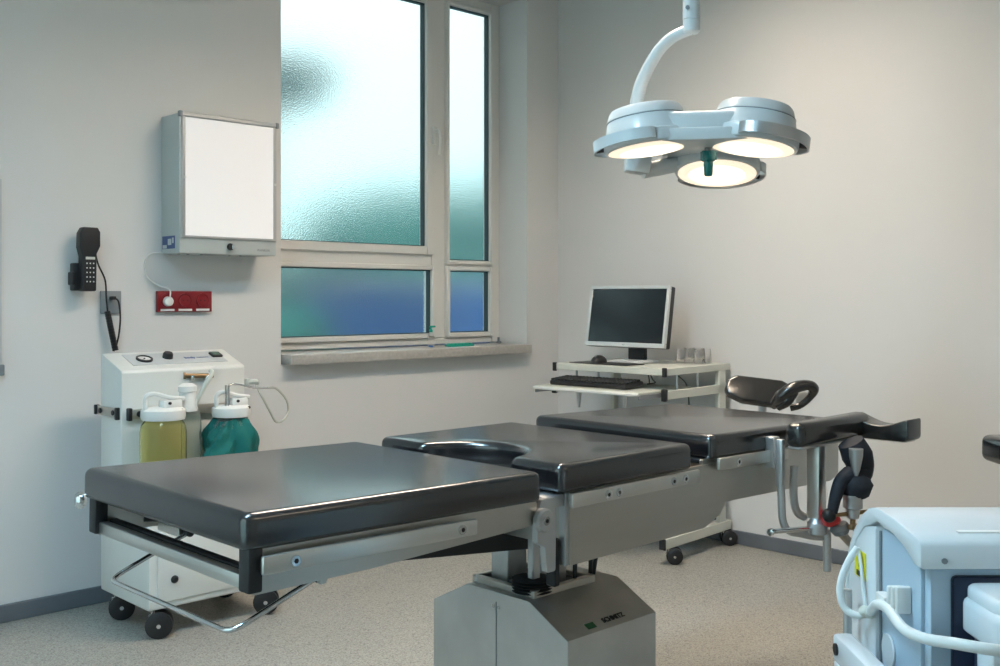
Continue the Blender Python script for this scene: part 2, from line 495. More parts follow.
# ceiling luminaires (out of view above); the second and third are added as fill
for k, (x, y) in enumerate(((2.65, 2.35), (0.2, 1.7), (2.4, -1.0))):
    t = thing('ceiling_light', ['long ceiling light near the window wall, above the table', 'unseen long ceiling light added ahead of the viewer on the left for cool fill',
              'unseen weak ceiling light added on the right behind the viewer as warm fill'][k], 'ceiling light', (x, y, ZC-0.08))
    b = new(); box(b, x-0.75, x+0.75, y-0.16, y+0.16, ZC-0.06, ZC, 0.005, 1)
    for a in ((x-0.75, x+0.75, y-0.17, y-0.155), (x-0.75, x+0.75, y+0.155, y+0.17), (x-0.75, x-0.735, y-0.155, y+0.155), (x+0.735, x+0.75, y-0.155, y+0.155)):
        box(b, *a, ZC-0.20, ZC)          # deep side shields, added to keep light off the upper walls
    obj('housing', b, 'white', t)
    obj('diffuser', box(new(), x-0.72, x+0.72, y-0.14, y+0.14, ZC-0.08, ZC-0.06), ('opaltube', 'coolfill', 'dimfill')[k], t)

# ------------------------------------------------------------------ operating table
TB = thing('operating_table', 'long black-padded operating table on a stainless steel pedestal', 'operating table', (1.84, 1.76, 0))
YN, YB = 1.45, 2.082                     # near and far edge of the pads
LEG = Rt((1.50, 1.76, 0.85), 'Y', 0.9)  # the left section is raised a touch at its outer end
HEAD = Rt((2.07, 1.76, 0.87), 'Y', 1.0) # the right one droops a touch
def pad(x0, x1, z1, cut=False, xf=None, label=None, YB=2.065):
    if not cut:
        out = rounded([(x0, YN), (x1, YN), (x1, YB), (x0, YB)], 0.022, 6)
    else:
        out = rounded([(x0, YN), (x1, YN), (x1, YB), (x0, YB)], 0.022, 6)
        cx, cy, r = x0-0.005, 1.75, 0.142
        pts = [(cx+r*1.0*math.cos(a), cy+r*math.sin(a)) for a in [PI/2-PI*k/18 for k in range(19)]]
        pts = [p for p in pts if p[0] > x0+0.004]
        # soften where the notch meets the edge
        pts = [(x0, cy+r+0.022), (x0+0.004, cy+r+0.008)]+pts+[(x0+0.004, cy-r-0.008), (x0, cy-r-0.022)]
        out = out+pts
    b = new(); prism(b, out, z1-0.060, z1, 'xy', 0.019, 5, 0.010)
    o = obj('pad', b, 'pad', TB, label, xf=xf); return o
p1 = pad(0.842, 1.518, 0.850, xf=LEG, label='left-hand pad', YB=2.085)
p2 = pad(1.570, 2.030, 0.857, True, label='seat pad with a semicircular notch')
p3 = pad(2.106, 2.752, 0.870, xf=HEAD, label='right-hand pad', YB=2.052)
# thin piping seam under each pad: a carrier board
for x0, x1, z, xf in ((1.00, 1.48, 0.791, LEG), (1.73, 2.00, 0.797, None), (2.10, 2.72, 0.810, HEAD)):
    obj('carrier_board', box(new(), x0, x1, YN+0.03, YB-0.03, z-0.012, z, 0.003, 1), 'dark', TB, xf=xf)

# left section frame: two side plates, an end bar and black corner brackets
b = new()
for y0, y1 in ((1.462, 1.472), (2.048, 2.058)):
    prism(b, rounded([(0.862, 0.717), (1.10, 0.722), (1.50, 0.742), (1.515, 0.79), (0.862, 0.79)], [0.004, 0, 0.012, 0.01, 0.004]), y0, y1, 'xz')
parts('side_plate', b, 'steel', TB, xf=LEG)
b = new(); box(b, 0.858, 0.878, 1.475, 2.045, 0.722, 0.746, 0.003, 2)
obj('end_bar', b, 'rail', TB, xf=LEG)
obj('end_bar', box(new(), 0.882, 0.900, 1.475, 2.045, 0.726, 0.748, 0.003, 1), 'dark', TB, 'dark inner bar', xf=LEG)
for y in (1.4685, 2.0515):
    obj('corner_bracket', box(new(), 0.850, 0.877, y-0.016, y+0.016, 0.722, 0.795, 0.004, 2), 'dark', TB, xf=LEG)
def side_rail(x0, x1, zc, y, screws, xf=None, h=0.030):
    s = -1 if y < 1.76 else 1
    b = new(); box(b, x0, x1, y-0.005, y+0.005, zc-h/2, zc+h/2, 0.0035, 2)
    r = obj('side_rail', b, 'rail', TB, xf=xf)
    yi = 1.4625 if s < 0 else 2.0575
    for x in screws:
        b = new(); cyl(b, (x, y+s*0.004, zc), (x, y+s*0.0085, zc), 0.0095, 16, 0.001)
        o = parts('screw', b, 'chrome', r, xf=xf)
        b = new(); cyl(b, (x, y-s*0.004, zc), (x, yi, zc), 0.008, 12)
        obj('spacer', b, 'steel', r, xf=xf)
    # hexagonal sockets in the screw heads
    b = new()
    for x in screws: cyl(b, (x, y+s*0.0082, zc), (x, y+s*0.0088, zc), 0.0045, 6)
    parts('socket', b, 'dark', r, xf=xf)
    return r
for y in (1.440, 2.080):
    side_rail(0.866, 1.325, 0.768, y, (0.925, 1.285), LEG)
    side_rail(1.588, 2.035, 0.782, y, (1.70, 1.735, 1.93, 1.975))
    side_rail(2.115, 2.43, 0.800, y, (2.195, 2.39), HEAD)
obj('rail_end_knob', lathe(new(), [(0.0, 0), (0.012, 0.001), (0.017, 0.006), (0.017, 0.014), (0.012, 0.02), (0, 0.021)], (0.855, 2.095, 0.782), (-1, 0.2, 0), 18), 'chrome', TB, xf=LEG)

# wire loop below the left section
b = new()
def corner(p, a, c, r=0.03, k=5):
    p, a, c = Vector(p), Vector(a), Vector(c)
    s = p+(a-p).normalized()*r; e = p+(c-p).normalized()*r
    return [s*(1-f)**2+p*2*f*(1-f)+e*f*f for f in [i/k for i in range(k+1)]]
A, B_, C_, D_ = (1.00, 1.945, 0.727), (0.842, 1.955, 0.660), (0.845, 1.50, 0.663), (1.005, 1.498, 0.722)
tube(b, [Vector(A)]+corner(B_, A, C_)+corner(C_, B_, D_)+[Vector(D_)], 0.0048, 10, smooth=False)
wl = obj('wire_loop', b, 'chrome', TB)
b = new(); cyl(b, (1.005, 1.486, 0.724), (1.005, 1.512, 0.724), 0.009, 14, 0.002); cyl(b, (1.00, 1.933, 0.729), (1.00, 1.957, 0.729), 0.009, 14, 0.002)
parts('pivot', b, 'dark', wl)
b = new(); box(b, 0.998, 1.012, 1.474, 1.486, 0.716, 0.745, 0.002, 1); box(b, 0.985, 1.015, 1.957, 2.05, 0.718, 0.74, 0.002, 1); cyl(b, (1.005, 1.484, 0.724), (1.005, 1.50, 0.724), 0.005, 10)
parts('lug', b, 'steel', TB)
# crank and gas spring visible through the gap under the left pad
b = new(); tube(b, [(0.90, 1.93, 0.772), (0.98, 1.90, 0.765), (1.07, 1.83, 0.757)], 0.006, 8, 4)
lathe(b, [(0, 0), (0.014, 0.002), (0.017, 0.012), (0.012, 0.022), (0, 0.024)], (1.07, 1.83, 0.745), (0.3, 0, 1), 14)

obj('release_lever', b, 'dark', TB)

# hinge discs and brackets between left and middle section
for s, y in ((-1, 1.466), (1, 2.054)):
    b = new()
    prism(b, rounded([(1.508, 0.705), (1.530, 0.694), (1.536, 0.640), (1.562, 0.640), (1.564, 0.792), (1.52, 0.792), (1.508, 0.76)], 0.006, 3), y-0.008, y+0.008, 'xz', 0.002, 1)
    br = obj('hinge_bracket', b, 'alu', TB, 'grey cast hinge bracket')
    b = new(); cyl(b, (1.517, y+s*0.006, 0.752), (1.517, y+s*0.024, 0.752), 0.0245, 28, 0.004)
    d = obj('hinge_disc', b, 'alu', TB)
    b = new(); cyl(b, (1.517, y+s*0.023, 0.752), (1.517, y+s*0.027, 0.752), 0.0095, 16, 0.001)
    parts('screw', b, 'chrome', d)
    b = new(); cyl(b, (1.517, y+s*0.0265, 0.752), (1.517, y+s*0.0276, 0.752), 0.0045, 6)
    parts('socket', b, 'dark', d)
obj('cross_block', box(new(), 1.535, 1.592, 1.462, 2.058, 0.768, 0.794, 0.004, 2), 'alu', TB, 'grey cross block')

# middle body: steel box with a curved right end, hollow look at its left end
b = new()
out = rounded([(1.603, 0.643), (2.085, 0.648), (2.15, 0.672), (2.205, 0.735), (2.20, 0.80), (2.03, 0.800), (1.603, 0.797)], [0.004, 0.03, 0.03, 0.04, 0.01, 0.01, 0.004], 5)
prism(b, out, 1.457, 1.467, 'xz', 0.002, 1); prism(b, out, 2.053, 2.063, 'xz', 0.002, 1)
box(b, 1.66, 2.10, 1.467, 2.053, 0.660, 0.775)
obj('middle_body', b, 'steel', TB)
b = new(); box(b, 1.592, 1.606, 1.460, 1.478, 0.643, 0.797, 0.002, 1); box(b, 1.592, 1.606, 2.042, 2.060, 0.643, 0.797, 0.002, 1)
parts('edge_strip', b, 'alu', TB, 'bright edge strip')
obj('bolster', box(new(), 1.575, 1.592, 1.473, 1.500, 0.60, 0.70, 0.003, 1), 'dark', TB)
# right section frame
b = new()
outh = rounded([(2.08, 0.700), (2.70, 0.698), (2.742, 0.712), (2.742, 0.812), (2.08, 0.812)], [0.01, 0.02, 0.015, 0.004, 0.004], 4)
prism(b, outh, 1.461, 1.471, 'xz', 0.002, 1); prism(b, outh, 2.049, 2.059, 'xz', 0.002, 1)
box(b, 2.20, 2.735, 1.471, 2.049, 0.712, 0.795)
obj('right_body', b, 'steel', TB, xf=HEAD)

# pedestal: folded steel hood with chamfered shoulders
b = new()
prof = [(1.532, 0.0), (1.532, 0.450), (1.651, 0.513), (1.859, 0.513), (1.985, 0.450), (1.985, 0.0)]
prism(b, prof, 1.68, 1.992, 'yz', 0.002, 1)
ped = obj('pedestal', b, 'steelb', TB)
b = new(); box(b, 1.66, 2.03, 1.512, 2.005, 0.0, 0.035, 0.004, 1)
obj('foot_plate', b, 'dark', ped)
b = new(); box(b, 1.6785, 1.6805, 1.7575, 1.7590, 0.03, 0.49)
obj('seam', b, 'grey', ped)
b = new()
for y in (1.750, 1.768): cyl(b, (1.6805, y, 0.478), (1.6775, y, 0.478), 0.0045, 12)
parts('screw', b, 'chrome', ped)
# emblem and lettering on the sloped shoulder
n_ = Vector((0, -0.063, 0.119)).normalized(); up_ = Vector((0, 0.119, 0.063)).normalized()
q = Vector((1.845, 1.548, 0.4595))
b = new(); box(b, -0.014, 0.014, -0.008, 0.008, 0, 0.0012, mtx=mat_axes(Vector((1.775, 1.550, 0.4600)), (1, 0, 0), up_))
obj('emblem', b, mat('emblem_green', (0.01, 0.09, 0.035), 0.5), ped, 'green emblem')
b = text_bm('SCHMITZ', 0.018, mat_axes(Vector((1.856, 1.5515, 0.4612)), (1, 0, 0), up_), 0.0005, 0.0006)
obj('lettering', b, 'dark', ped)
# raised steel rim round the column opening
b = new()
def rim(x0, x1, y0, y1, z0, z1, w):
    box(b, x0, x1, y0, y0+w, z0, z1, 0.002, 1); box(b, x0, x1, y1-w, y1, z0, z1, 0.002, 1)
    box(b, x0, x0+w, y0+w, y1-w, z0, z1, 0.002, 1); box(b, x1-w, x1, y0+w, y1-w, z0, z1, 0.002, 1)
rim(1.70, 1.915, 1.655, 1.865, 0.512, 0.530, 0.016)
obj('collar', b, 'steel', TB)
obj('opening', box(new(), 1.714, 1.90, 1.669, 1.852, 0.5125, 0.516), 'dark', TB)
obj('column', box(new(), 1.735, 1.80, 1.775, 1.835, 0.514, 0.668, 0.003, 1), 'steelb', TB)
obj('column', box(new(), 1.80, 1.86, 1.70, 1.76, 0.514, 0.668, 0.003, 1), 'steelb', TB)
obj('column', box(new(), 1.60, 1.625, 1.53, 1.56, 0.56, 0.66, 0.003, 1), 'alu', TB) if False else None
b = new()
prof = [(0.0, 0)]+[(0.040+0.008*(i % 2), 0.0035*i) for i in range(1, 10)]+[(0.028, 0.036), (0.0, 0.036)]
lathe(b, prof, (1.735, 1.695, 0.516), (0, 0, 1), 22)
obj('bellows', b, 'rubber', TB)
obj('front_post', box(new(), 1.715, 1.74, 1.672, 1.692, 0.550, 0.668, 0.003, 1), 'alu', TB)
b = new()
for (x, y, s) in ((1.862, 1.675, 0.0), (1.926, 1.682, -0.004), (1.944, 1.690, -0.040)):
    cyl(b, (x, y, 0.515), (x-s, y, 0.663), 0.0055, 10)
parts('control_rod', b, 'dark', TB)
random.seed(3)
b = new()
for i in range(14):
    x, y = random.uniform(1.725, 1.79), random.uniform(1.71, 1.77)
    box(b, x-0.008, x+0.008, y-0.006, y+0.006, 0.516, random.uniform(0.522, 0.536), 0.002, 1)
parts('mechanism', b, 'grey', TB)
b = new(); prism(b, rounded([(1.30, 0.668), (1.34, 0.650), (1.80, 0.603), (1.82, 0.66), (1.60, 0.672)], 0.006, 3), 1.72, 1.80, 'xz', 0.003, 1)
obj('actuator_cover', b, 'dark', TB)
b = new(); box(b, 1.33, 1.36, 1.471, 2.049, 0.66, 0.735, 0.003, 1)
obj('cross_member', box(new(), 1.33, 1.36, 1.48, 2.04, 0.735, 0.755, 0.003, 1), 'dark', TB)
b.free()

# ------------------------------------------------------------------ near leg support
LS = thing('leg_support', 'black padded leg support clamped to the near table rail, with a red knob', 'leg support', (2.474, 1.38, 0.48), group=None)
b = new()
box(b, 2.350, 2.715, 1.350, 1.405, 0.822, 0.884, 0.019, 4, mtx=Rt((2.4, 1.36, 0.86), 'Y', -0.5))
obj('cushion', b, 'padgloss', LS)
b = new()   # trough-shaped cushion: a concave top running along x
prof = []
for k in range(13):
    f = k/12; y = 1.225+0.170*f
    prof.append((y, 0.884-0.024*math.sin(PI*f)**1.2-0.004*(1-f)))
prof = [(1.225, 0.820)]+prof+[(1.395, 0.820)]
out = rounded(prof, [0.016, 0.018]+[0]*11+[0.018, 0.016], 4)
prism(b, out, 2.665, 2.745, 'yz', 0.016, 4, 0.010)
obj('trough_cushion', b, 'padgloss', LS)
b = new(); box(b, 2.36, 2.70, 1.358, 1.400, 0.816, 0.824, 0.003, 1); box(b, 2.676, 2.735, 1.235, 1.39, 0.817, 0.831, 0.003, 1)
obj('support_plate', b, 'alu', LS)
b = new(); box(b, 2.452, 2.492, 1.362, 1.398, 0.628, 0.826, 0.004, 2)
obj('post', b, 'rail', LS)
b = new(); box(b, 2.340, 2.368, 1.424, 1.452, 0.765, 0.845, 0.003, 1); box(b, 2.345, 2.363, 1.405, 1.426, 0.72, 0.84, 0.004, 2)
obj('rail_clamp', b, 'alu', LS)
b = new()
tube(b, [(2.354, 1.415, 0.75), (2.354, 1.412, 0.69), (2.356, 1.41, 0.635), (2.375, 1.405, 0.605), (2.42, 1.40, 0.592), (2.47, 1.39, 0.578), (2.52, 1.38, 0.570)], 0.010, 10, 5)
tube(b, [(2.44, 1.425, 0.76), (2.435, 1.425, 0.69), (2.44, 1.42, 0.645), (2.465, 1.41, 0.625)], 0.011, 10, 5)
parts('bent_rod', b, 'alu', LS)
b = new(); lathe(b, [(0.022, 0), (0.026, 0.004), (0.026, 0.03), (0.02, 0.036), (0.016, 0.060), (0.02, 0.066)], (2.472, 1.378, 0.585), (0, 0, 1), 18)
obj('swivel_joint', b, 'alu', LS)
b = new(); tube(b, [(2.30, 1.402, 0.615), (2.40, 1.39, 0.607), (2.476, 1.378, 0.600)], 0.0065, 10, 3)
lathe(b, [(0, 0), (0.009, 0.002), (0.009, 0.012), (0, 0.014)], (2.296, 1.403, 0.6155), (-1, 0, 0), 12)
obj('clamp_lever', b, 'chrome', LS)
obj('short_rod', cyl(new(), (2.512, 1.372, 0.595), (2.512, 1.372, 0.483), 0.0105, 14, 0.002), 'alu', LS)
b = new()
d = (Vector((2.60, 1.32, 0.520))-Vector((2.478, 1.355, 0.630)))
mt = frame_at((2.478, 1.355, 0.630), d)
box(b, -0.014, 0.014, -0.008, 0.008, 0, d.length, 0.005, 2, mtx=mt)
cyl(b, (2.60, 1.335, 0.515), (2.60, 1.300, 0.515), 0.019, 18, 0.003)
obj('link_arm', b, 'steel', LS)
obj('pin', cyl(new(), (2.60, 1.302, 0.515), (2.60, 1.294, 0.515), 0.009, 14, 0.001), 'chrome', LS)
b = new()
tube(b, [(2.530, 1.315, 0.826), (2.545, 1.305, 0.79), (2.555, 1.30, 0.755), (2.535, 1.305, 0.735), (2.525, 1.30, 0.715), (2.530, 1.30, 0.690)], 0.03, 12, 5,
     rads=[0.034, 0.040, 0.032, 0.036, 0.046, 0.034])
tube(b, [(2.51, 1.305, 0.745), (2.480, 1.315, 0.73), (2.462, 1.32, 0.695), (2.452, 1.325, 0.652)], 0.016, 10, 5, rads=[0.024, 0.018, 0.016, 0.013])
obj('sleeve', b, 'navy', LS)
obj('cone', lathe(new(), [(0.018, 0), (0.017, -0.02), (0.010, -0.055), (0.005, -0.07)], (2.500, 1.285, 0.815), (0, 0, 1), 16), 'alu', LS)
b = new(); lathe(b, [(0.026, 0), (0.026, -0.008), (0.0245, -0.010), (0.0245, -0.034), (0.018, -0.038), (0.016, -0.058), (0.012, -0.062)], (2.512, 1.30, 0.694), (0, 0, 1), 20)
obj('ball_joint', b, 'alu', LS)
obj('cross_rod', cyl(new(), (2.44, 1.335, 0.643), (2.62, 1.255, 0.648), 0.0055, 10), 'brass', LS)
b = new(); box(b, 2.495, 2.53, 1.292, 1.308, 0.605, 0.618, 0.004, 2); cyl(b, (2.512, 1.30, 0.615), (2.54, 1.29, 0.545), 0.0045, 8)
cyl(b, (2.512, 1.30, 0.612), (2.512, 1.30, 0.64), 0.007, 10)
obj('wing_screw', b, 'brass', LS)
b = new(); bmesh.ops.create_uvsphere(b, u_segments=16, v_segments=10, radius=0.018); b.transform(Matrix.Translation((2.445, 1.33, 0.645)))
obj('ball_knob', b, 'dark', LS)
b = new(); lathe(b, [(0, 0), (0.018, 0.003), (0.023, 0.012), (0.023, 0.03), (0.018, 0.036), (0, 0.037)], (2.468, 1.345, 0.650), (0.2, -0.3, -1), 16)
obj('red_knob', b, 'redk', LS, 'red knob')
b = new(); lathe(b, [(0, 0), (0.022, 0.004), (0.027, 0.016), (0.02, 0.03), (0, 0.032)], (2.50, 1.335, 0.618), (0.3, -0.2, -1), 16)
obj('grey_knob', b, 'grey', LS, 'greenish grey knob')

# ------------------------------------------------------------------ far leg support
FS = thing('leg_support', 'shiny black hollow leg rest standing beyond the far end of the table', 'leg support', (3.085, 1.898, 0.695), (0, 0, math.radians(-48)))
def fp(u, v, dd=0.0):      # millimetre grid of the rest's own picture plane
    return (u*0.00336, dd, 0.19+v*0.00336)
b = new()
pan = [(-44, 2), (-40, 13), (-31, 18), (14, 12), (26, 4), (22, -6), (4, -17), (-28, -12), (-41, -5)]
prism(b, rounded([fp(u, v)[::2] for u, v in pan], 0.018, 4), -0.012, 0.022, 'xz', 0.012, 4, 0.012)
obj('shell', b, 'padgloss', FS, local=True, xf=Matrix.Translation((0, 0, 0.19)) @ Matrix.Rotation(math.radians(-33), 4, 'X') @ Matrix.Translation((0, 0, -0.19)))
b = new()
tube(b, [fp(2, -14, -0.03), fp(9, -4, -0.055), fp(20, 5, -0.065), fp(34, 8, -0.06), fp(41, 4, -0.045), fp(39, -4, -0.03), fp(30, -13, -0.02), fp(20, -16, -0.015)], 0.02, 14, 6,
     rads=[0.014, 0.024, 0.021, 0.017, 0.018, 0.012, 0.011, 0.012])
tube(b, [fp(6, -15, -0.045), fp(14, -8, -0.06), fp(22, 2, -0.06)], 0.02, 12, 5, rads=[0.012, 0.019, 0.014])
obj('rolled_lip', b, 'padgloss', FS, local=True)
obj('lip_reflection', box(new(), 0.085, 0.122, -0.022, -0.016, 0.150, 0.192, 0.003, 1), 'plast', FS, local=True)  # white plate stands in for the bright reflection inside the lip
b = new(); cyl(b, (-0.02, 0.005, 0.0), (-0.02, 0.005, 0.150), 0.014, 14)
obj('post', b, 'alu', FS, local=True)
b = new(); iv = XF[FS].inverted()
p0 = Vector((-0.02, 0.005, 0.01)); p1_ = iv @ Vector((2.73, 1.99, 0.745))
tube(b, [p0, p0.lerp(p1_, 0.5), p1_], 0.012, 10, 3)
obj('arm', b, 'alu', FS, local=True)

# small black cushion at the right edge of the view
t = thing('arm_rest', 'black cushion end poking in at the right edge of the view', 'arm rest', (2.70, 0.87, 0.0))
b = new(); box(b, -0.11, 0.11, -0.06, 0.06, 0.802, 0.866, 0.018, 4, mtx=Matrix.Translation((2.663, 0.907, 0)) @ Matrix.Rotation(math.radians(YAW), 4, 'Z'))
obj('cushion', b, 'pad', t)
obj('post', cyl(new(), (2.70, 0.87, 0.0), (2.70, 0.87, 0.81), 0.016, 14), 'alu', t)
obj('foot', lathe(new(), [(0.0, 0.0), (0.15, 0.0), (0.15, 0.015), (0.03, 0.035), (0.0, 0.035)], (2.70, 0.87, 0), (0, 0, 1), 24), 'grey', t)

# ------------------------------------------------------------------ surgical lamp (authored in its own frame)
SL = thing('surgical_lamp', 'white three-headed surgical lamp hanging over the table, all heads lit', 'surgical lamp',
           (0.7206*0.575+0.6934*2.97, -0.6934*0.575+0.7206*2.97, 1.60), (0, 0, math.radians(YAW)))
def hl(name, bm, m, parent=SL, label=None): return obj(name, bm, m, parent, label, local=True)
heads = [(-0.157, -0.07, 0.014, 'l'), (0.112, -0.12, 0.012, 'r'), (0.078, 0.160, -0.026, 'f')]
# hub: a plate with rounded lobes between the heads
b = new()
def hull(cs, r, n=28):
    pts = []
    for cx, cy in cs:
        for k in range(n): pts.append((cx+r*math.cos(2*PI*k/n), cy+r*math.sin(2*PI*k/n)))
    pts = sorted(set(pts)); lo = []; hi = []
    def cr(o, a, c): return (a[0]-o[0])*(c[1]-o[1])-(a[1]-o[1])*(c[0]-o[0])
    for p in pts:
        while len(lo) > 1 and cr(lo[-2], lo[-1], p) <= 0: lo.pop()
        lo.append(p)
    for p in reversed(pts):
        while len(hi) > 1 and cr(hi[-2], hi[-1], p) <= 0: hi.pop()
        hi.append(p)
    return lo[:-1]+hi[:-1]
prism(b, hull([(h[0]*0.92, h[1]*0.92) for h in heads], 0.100), 0.050, 0.104, 'xy', 0.016, 4, 0.004)
hub = hl('hub', b, 'lamp')
b = new(); prism(b, hull([(h[0]*0.92, h[1]*0.92) for h in heads], 0.118), 0.022, 0.056, 'xy', 0.006, 2, 0.004)
hl('skirt', b, 'lamp', hub)
HT = 13.0
for hx, hy, hz, kd in heads:
    dr = Vector((hx, hy, 0)).normalized(); axis = Vector((-dr.y, dr.x, 0))
    H = Matrix.Translation((hx, hy, hz)) @ Matrix.Rotation(math.radians(HT), 4, axis)
    dt, dg = {'l': ((-1, 0.45), 7.5), 'r': ((1, 0.40), 9.5), 'f': ((0.3, 1), 14)}[kd]
    dv_ = Vector((dt[0], dt[1], 0)).normalized(); axis = Vector((-dv_.y, dv_.x, 0))
    H = Matrix.Translation((hx, hy, hz)) @ Matrix.Rotation(math.radians(dg), 4, axis)
    if False: H = Matrix.Translation((hx, hy, hz)) @ Matrix.Rotation(math.radians(7), 4, axis)
    b = new()
    lathe(b, [(0.116, 0.0), (0.125, 0.003), (0.127, 0.010), (0.126, 0.036), (0.118, 0.042), (0.110, 0.082), (0.1095, 0.0825), (0.1075, 0.0845), (0.1085, 0.0865), (0.102, 0.106), (0.096, 0.114), (0.080, 0.118), (0, 0.120)], n=44, cap=False)
    b.transform(H); hd = hl('lamp_head', b, 'lamp')
    b = new(); lathe(b, [(0.1072, 0.0815), (0.1108, 0.0825), (0.1108, 0.0838), (0.1072, 0.0845)], n=44, cap=False); b.transform(H)
    hl('joint_line', b, 'grey', hd)
    b = new(); lathe(b, [(0.1175, 0.006), (0.1175, 0.001), (0.085, -0.0055), (0.083, -0.0055)], n=40, cap=False); b.transform(H)
    hl('lens', b, 'lens', hd)
    b = new(); lathe(b, [(0.085, -0.0055), (0.05, -0.0085), (0.0, -0.010)], n=40, cap=False); b.transform(H)
    hl('lens', b, 'lenscore', hd, 'brighter middle of the lens')
    # handle bar: a flat band round the outer side
    a0 = math.atan2(dr.y, dr.x); b = new(); rr = 0.152; ring = []
    lo, hi_ = {'l': (-1.15, 1.15), 'r': (-1.25, 1.1), 'f': (-1.35, 1.35)}[kd]
    K = 26
    for k in range(K+1):
        a = a0+lo+(hi_-lo)*k/K; f = k/K
        e = min(1.0, min(f, 1-f)*6)
        r0 = 0.129+(rr-0.129)*e**0.5
        c = Vector((math.cos(a), math.sin(a), 0))
        hh = 0.015
        q = [c*(r0-0.003)+Vector((0, 0, 0.022-hh)), c*(r0+0.003)+Vector((0, 0, 0.022-hh)), c*(r0+0.003)+Vector((0, 0, 0.022+hh)), c*(r0-0.003)+Vector((0, 0, 0.022+hh))]
        ring.append([b.verts.new(H @ v) for v in q])
    for p_, q_ in zip(ring, ring[1:]):
        for j in range(4): b.faces.new((p_[j], p_[(j+1) % 4], q_[(j+1) % 4], q_[j]))
    b.faces.new(ring[0][::-1]); b.faces.new(ring[-1])
    hb = hl('handle_bar', b, 'lamp' if kd == 'l' else 'alu', hd, None if kd == 'l' else 'silver grey handle bar')
    b = new()
    for a in (a0+lo*0.55, a0+hi_*0.55):
        c = Vector((math.cos(a), math.sin(a), 0))
        cyl(b, H @ (c*0.126+Vector((0, 0, 0.02))), H @ (c*0.151+Vector((0, 0, 0.02))), 0.008, 10)
    parts('stud', b, 'dark', hb, local=True)
for hx, hy, hz, kd in heads:      # the light each head throws down
    l = bpy.data.lights.new('head_light', 'SPOT'); l.energy = 14; l.color = (1.0, 0.82, 0.62); l.spot_size = math.radians(95); l.spot_blend = 0.8; l.shadow_soft_size = 0.09
    lo_ = bpy.data.objects.new('head_light', l); COL.objects.link(lo_); lo_.parent = SL; lo_.location = (hx, hy, hz-0.03)
# sterile handle
b = new(); cyl(b, (0.010, -0.05, 0.038), (0.010, -0.05, 0.0), 0.0105, 16)
hl('handle_socket', b, 'grey')
b = new(); lathe(b, [(0.0, 0.0), (0.019, 0.0), (0.021, -0.004), (0.020, -0.026), (0.013, -0.030), (0.0135, -0.036), (0.012, -0.066), (0.009, -0.070), (0, -0.070)], (0.010, -0.05, 0.012), (0, 0, 1), 20)
for k in range(5): cyl(b, (0.010+0.02*math.cos(k*1.2566), -0.05+0.02*math.sin(k*1.2566), -0.012), (0.010+0.02*math.cos(k*1.2566), -0.05+0.02*math.sin(k*1.2566), 0.012), 0.004, 6)
hl('sterile_handle', b, 'tealp', label='teal sterile grip')
# yoke arm and support
b = new()
box(b, -0.20, -0.125, 0.10, 0.165, -0.052, 0.065, 0.008, 2, mtx=Matrix.Rotation(math.radians(8), 4, 'Y'))
tube(b, [(-0.15, 0.135, -0.02), (-0.06, 0.16, 0.0), (0.03, 0.17, 0.03)], 0.024, 10, 4)
tube(b, [(-0.175, 0.135, 0.02), (-0.17, 0.10, 0.09), (-0.17, 0.06, 0.12)], 0.022, 10, 4)
hl('yoke', b, 'lamp')
b = new()
arc = [(-0.180, 0.06, 0.10), (-0.178, 0.05, 0.160), (-0.168, 0.035, 0.215), (-0.148, 0.015, 0.262), (-0.122, -0.01, 0.305), (-0.093, -0.035, 0.332), (-0.062, -0.052, 0.346), (-0.040, -0.065, 0.350)]
tube(b, arc, 0.018, 14, 6, rads=[0.021, 0.020, 0.019, 0.018, 0.017, 0.017, 0.016, 0.015])
hl('curved_arm', b, 'lamp')
b = new()
lathe(b, [(0.0, 0), (0.018, 0.001), (0.0235, 0.006), (0.0235, 0.036), (0.0225, 0.037), (0.0225, 0.039), (0.0240, 0.040), (0.0240, 0.30), (0.0240, ZC-1.6-0.338-0.08)], (-0.040, -0.065, 0.338), (0, 0, 1), 22, cap=False)
hl('ceiling_post', b, 'lamp')
b = new(); lathe(b, [(0.024, 0), (0.11, 0.05), (0.11, 0.085), (0, 0.085)], (-0.040, -0.065, ZC-1.6-0.085), (0, 0, 1), 28)
hl('ceiling_rose', b, 'lamp')
b = new(); cyl(b, (-0.056, -0.092, 0.405), (-0.055, -0.088, 0.405), 0.006, 10)
hl('screw', b, 'grey')

# ------------------------------------------------------------------ x-ray film viewer
XV = thing('light_box', 'grey wall-mounted x-ray film viewer with a large white screen', 'light box', (2.185, 4.05, 1.38))
b = new(); box(b, 1.961, 2.408, 3.888, 4.05, 1.380, 1.945, 0.006, 2)
bod = obj('body', b, 'box', XV)
b = new(); box(b, 1.966, 2.404, 3.886, 3.8885, 1.472, 1.935); 
obj('screen', box(new(), 1.984, 2.390, 3.8830, 3.8885, 1.452, 1.928, 0.001, 1), 'opal', XV)
b.free(); b = new()
box(b, 1.958, 2.411, 3.876, 3.892, 1.930, 1.948, 0.003, 1); box(b, 1.968, 2.404, 3.880, 3.890, 1.443, 1.452, 0.001, 1)
box(b, 1.970, 1.984, 3.881, 3.889, 1.443, 1.93, 0.001, 1); box(b, 2.390, 2.404, 3.881, 3.889, 1.443, 1.93, 0.001, 1)
obj('screen_frame', b, 'alu', XV)
b = new(); box(b, 1.956, 1.970, 3.874, 3.894, 1.927, 1.950, 0.002, 1)
obj('end_cap', b, 'grey', XV)
b = new(); box(b, 2.398, 2.413, 3.874, 3.894, 1.927, 1.950, 0.002, 1)
obj('end_cap', b, 'grey', XV)
b = new(); box(b, 1.976, 1.984, 3.876, 3.884, 1.68, 1.69); box(b, 2.392, 2.400, 3.876, 3.884, 1.68, 1.69)
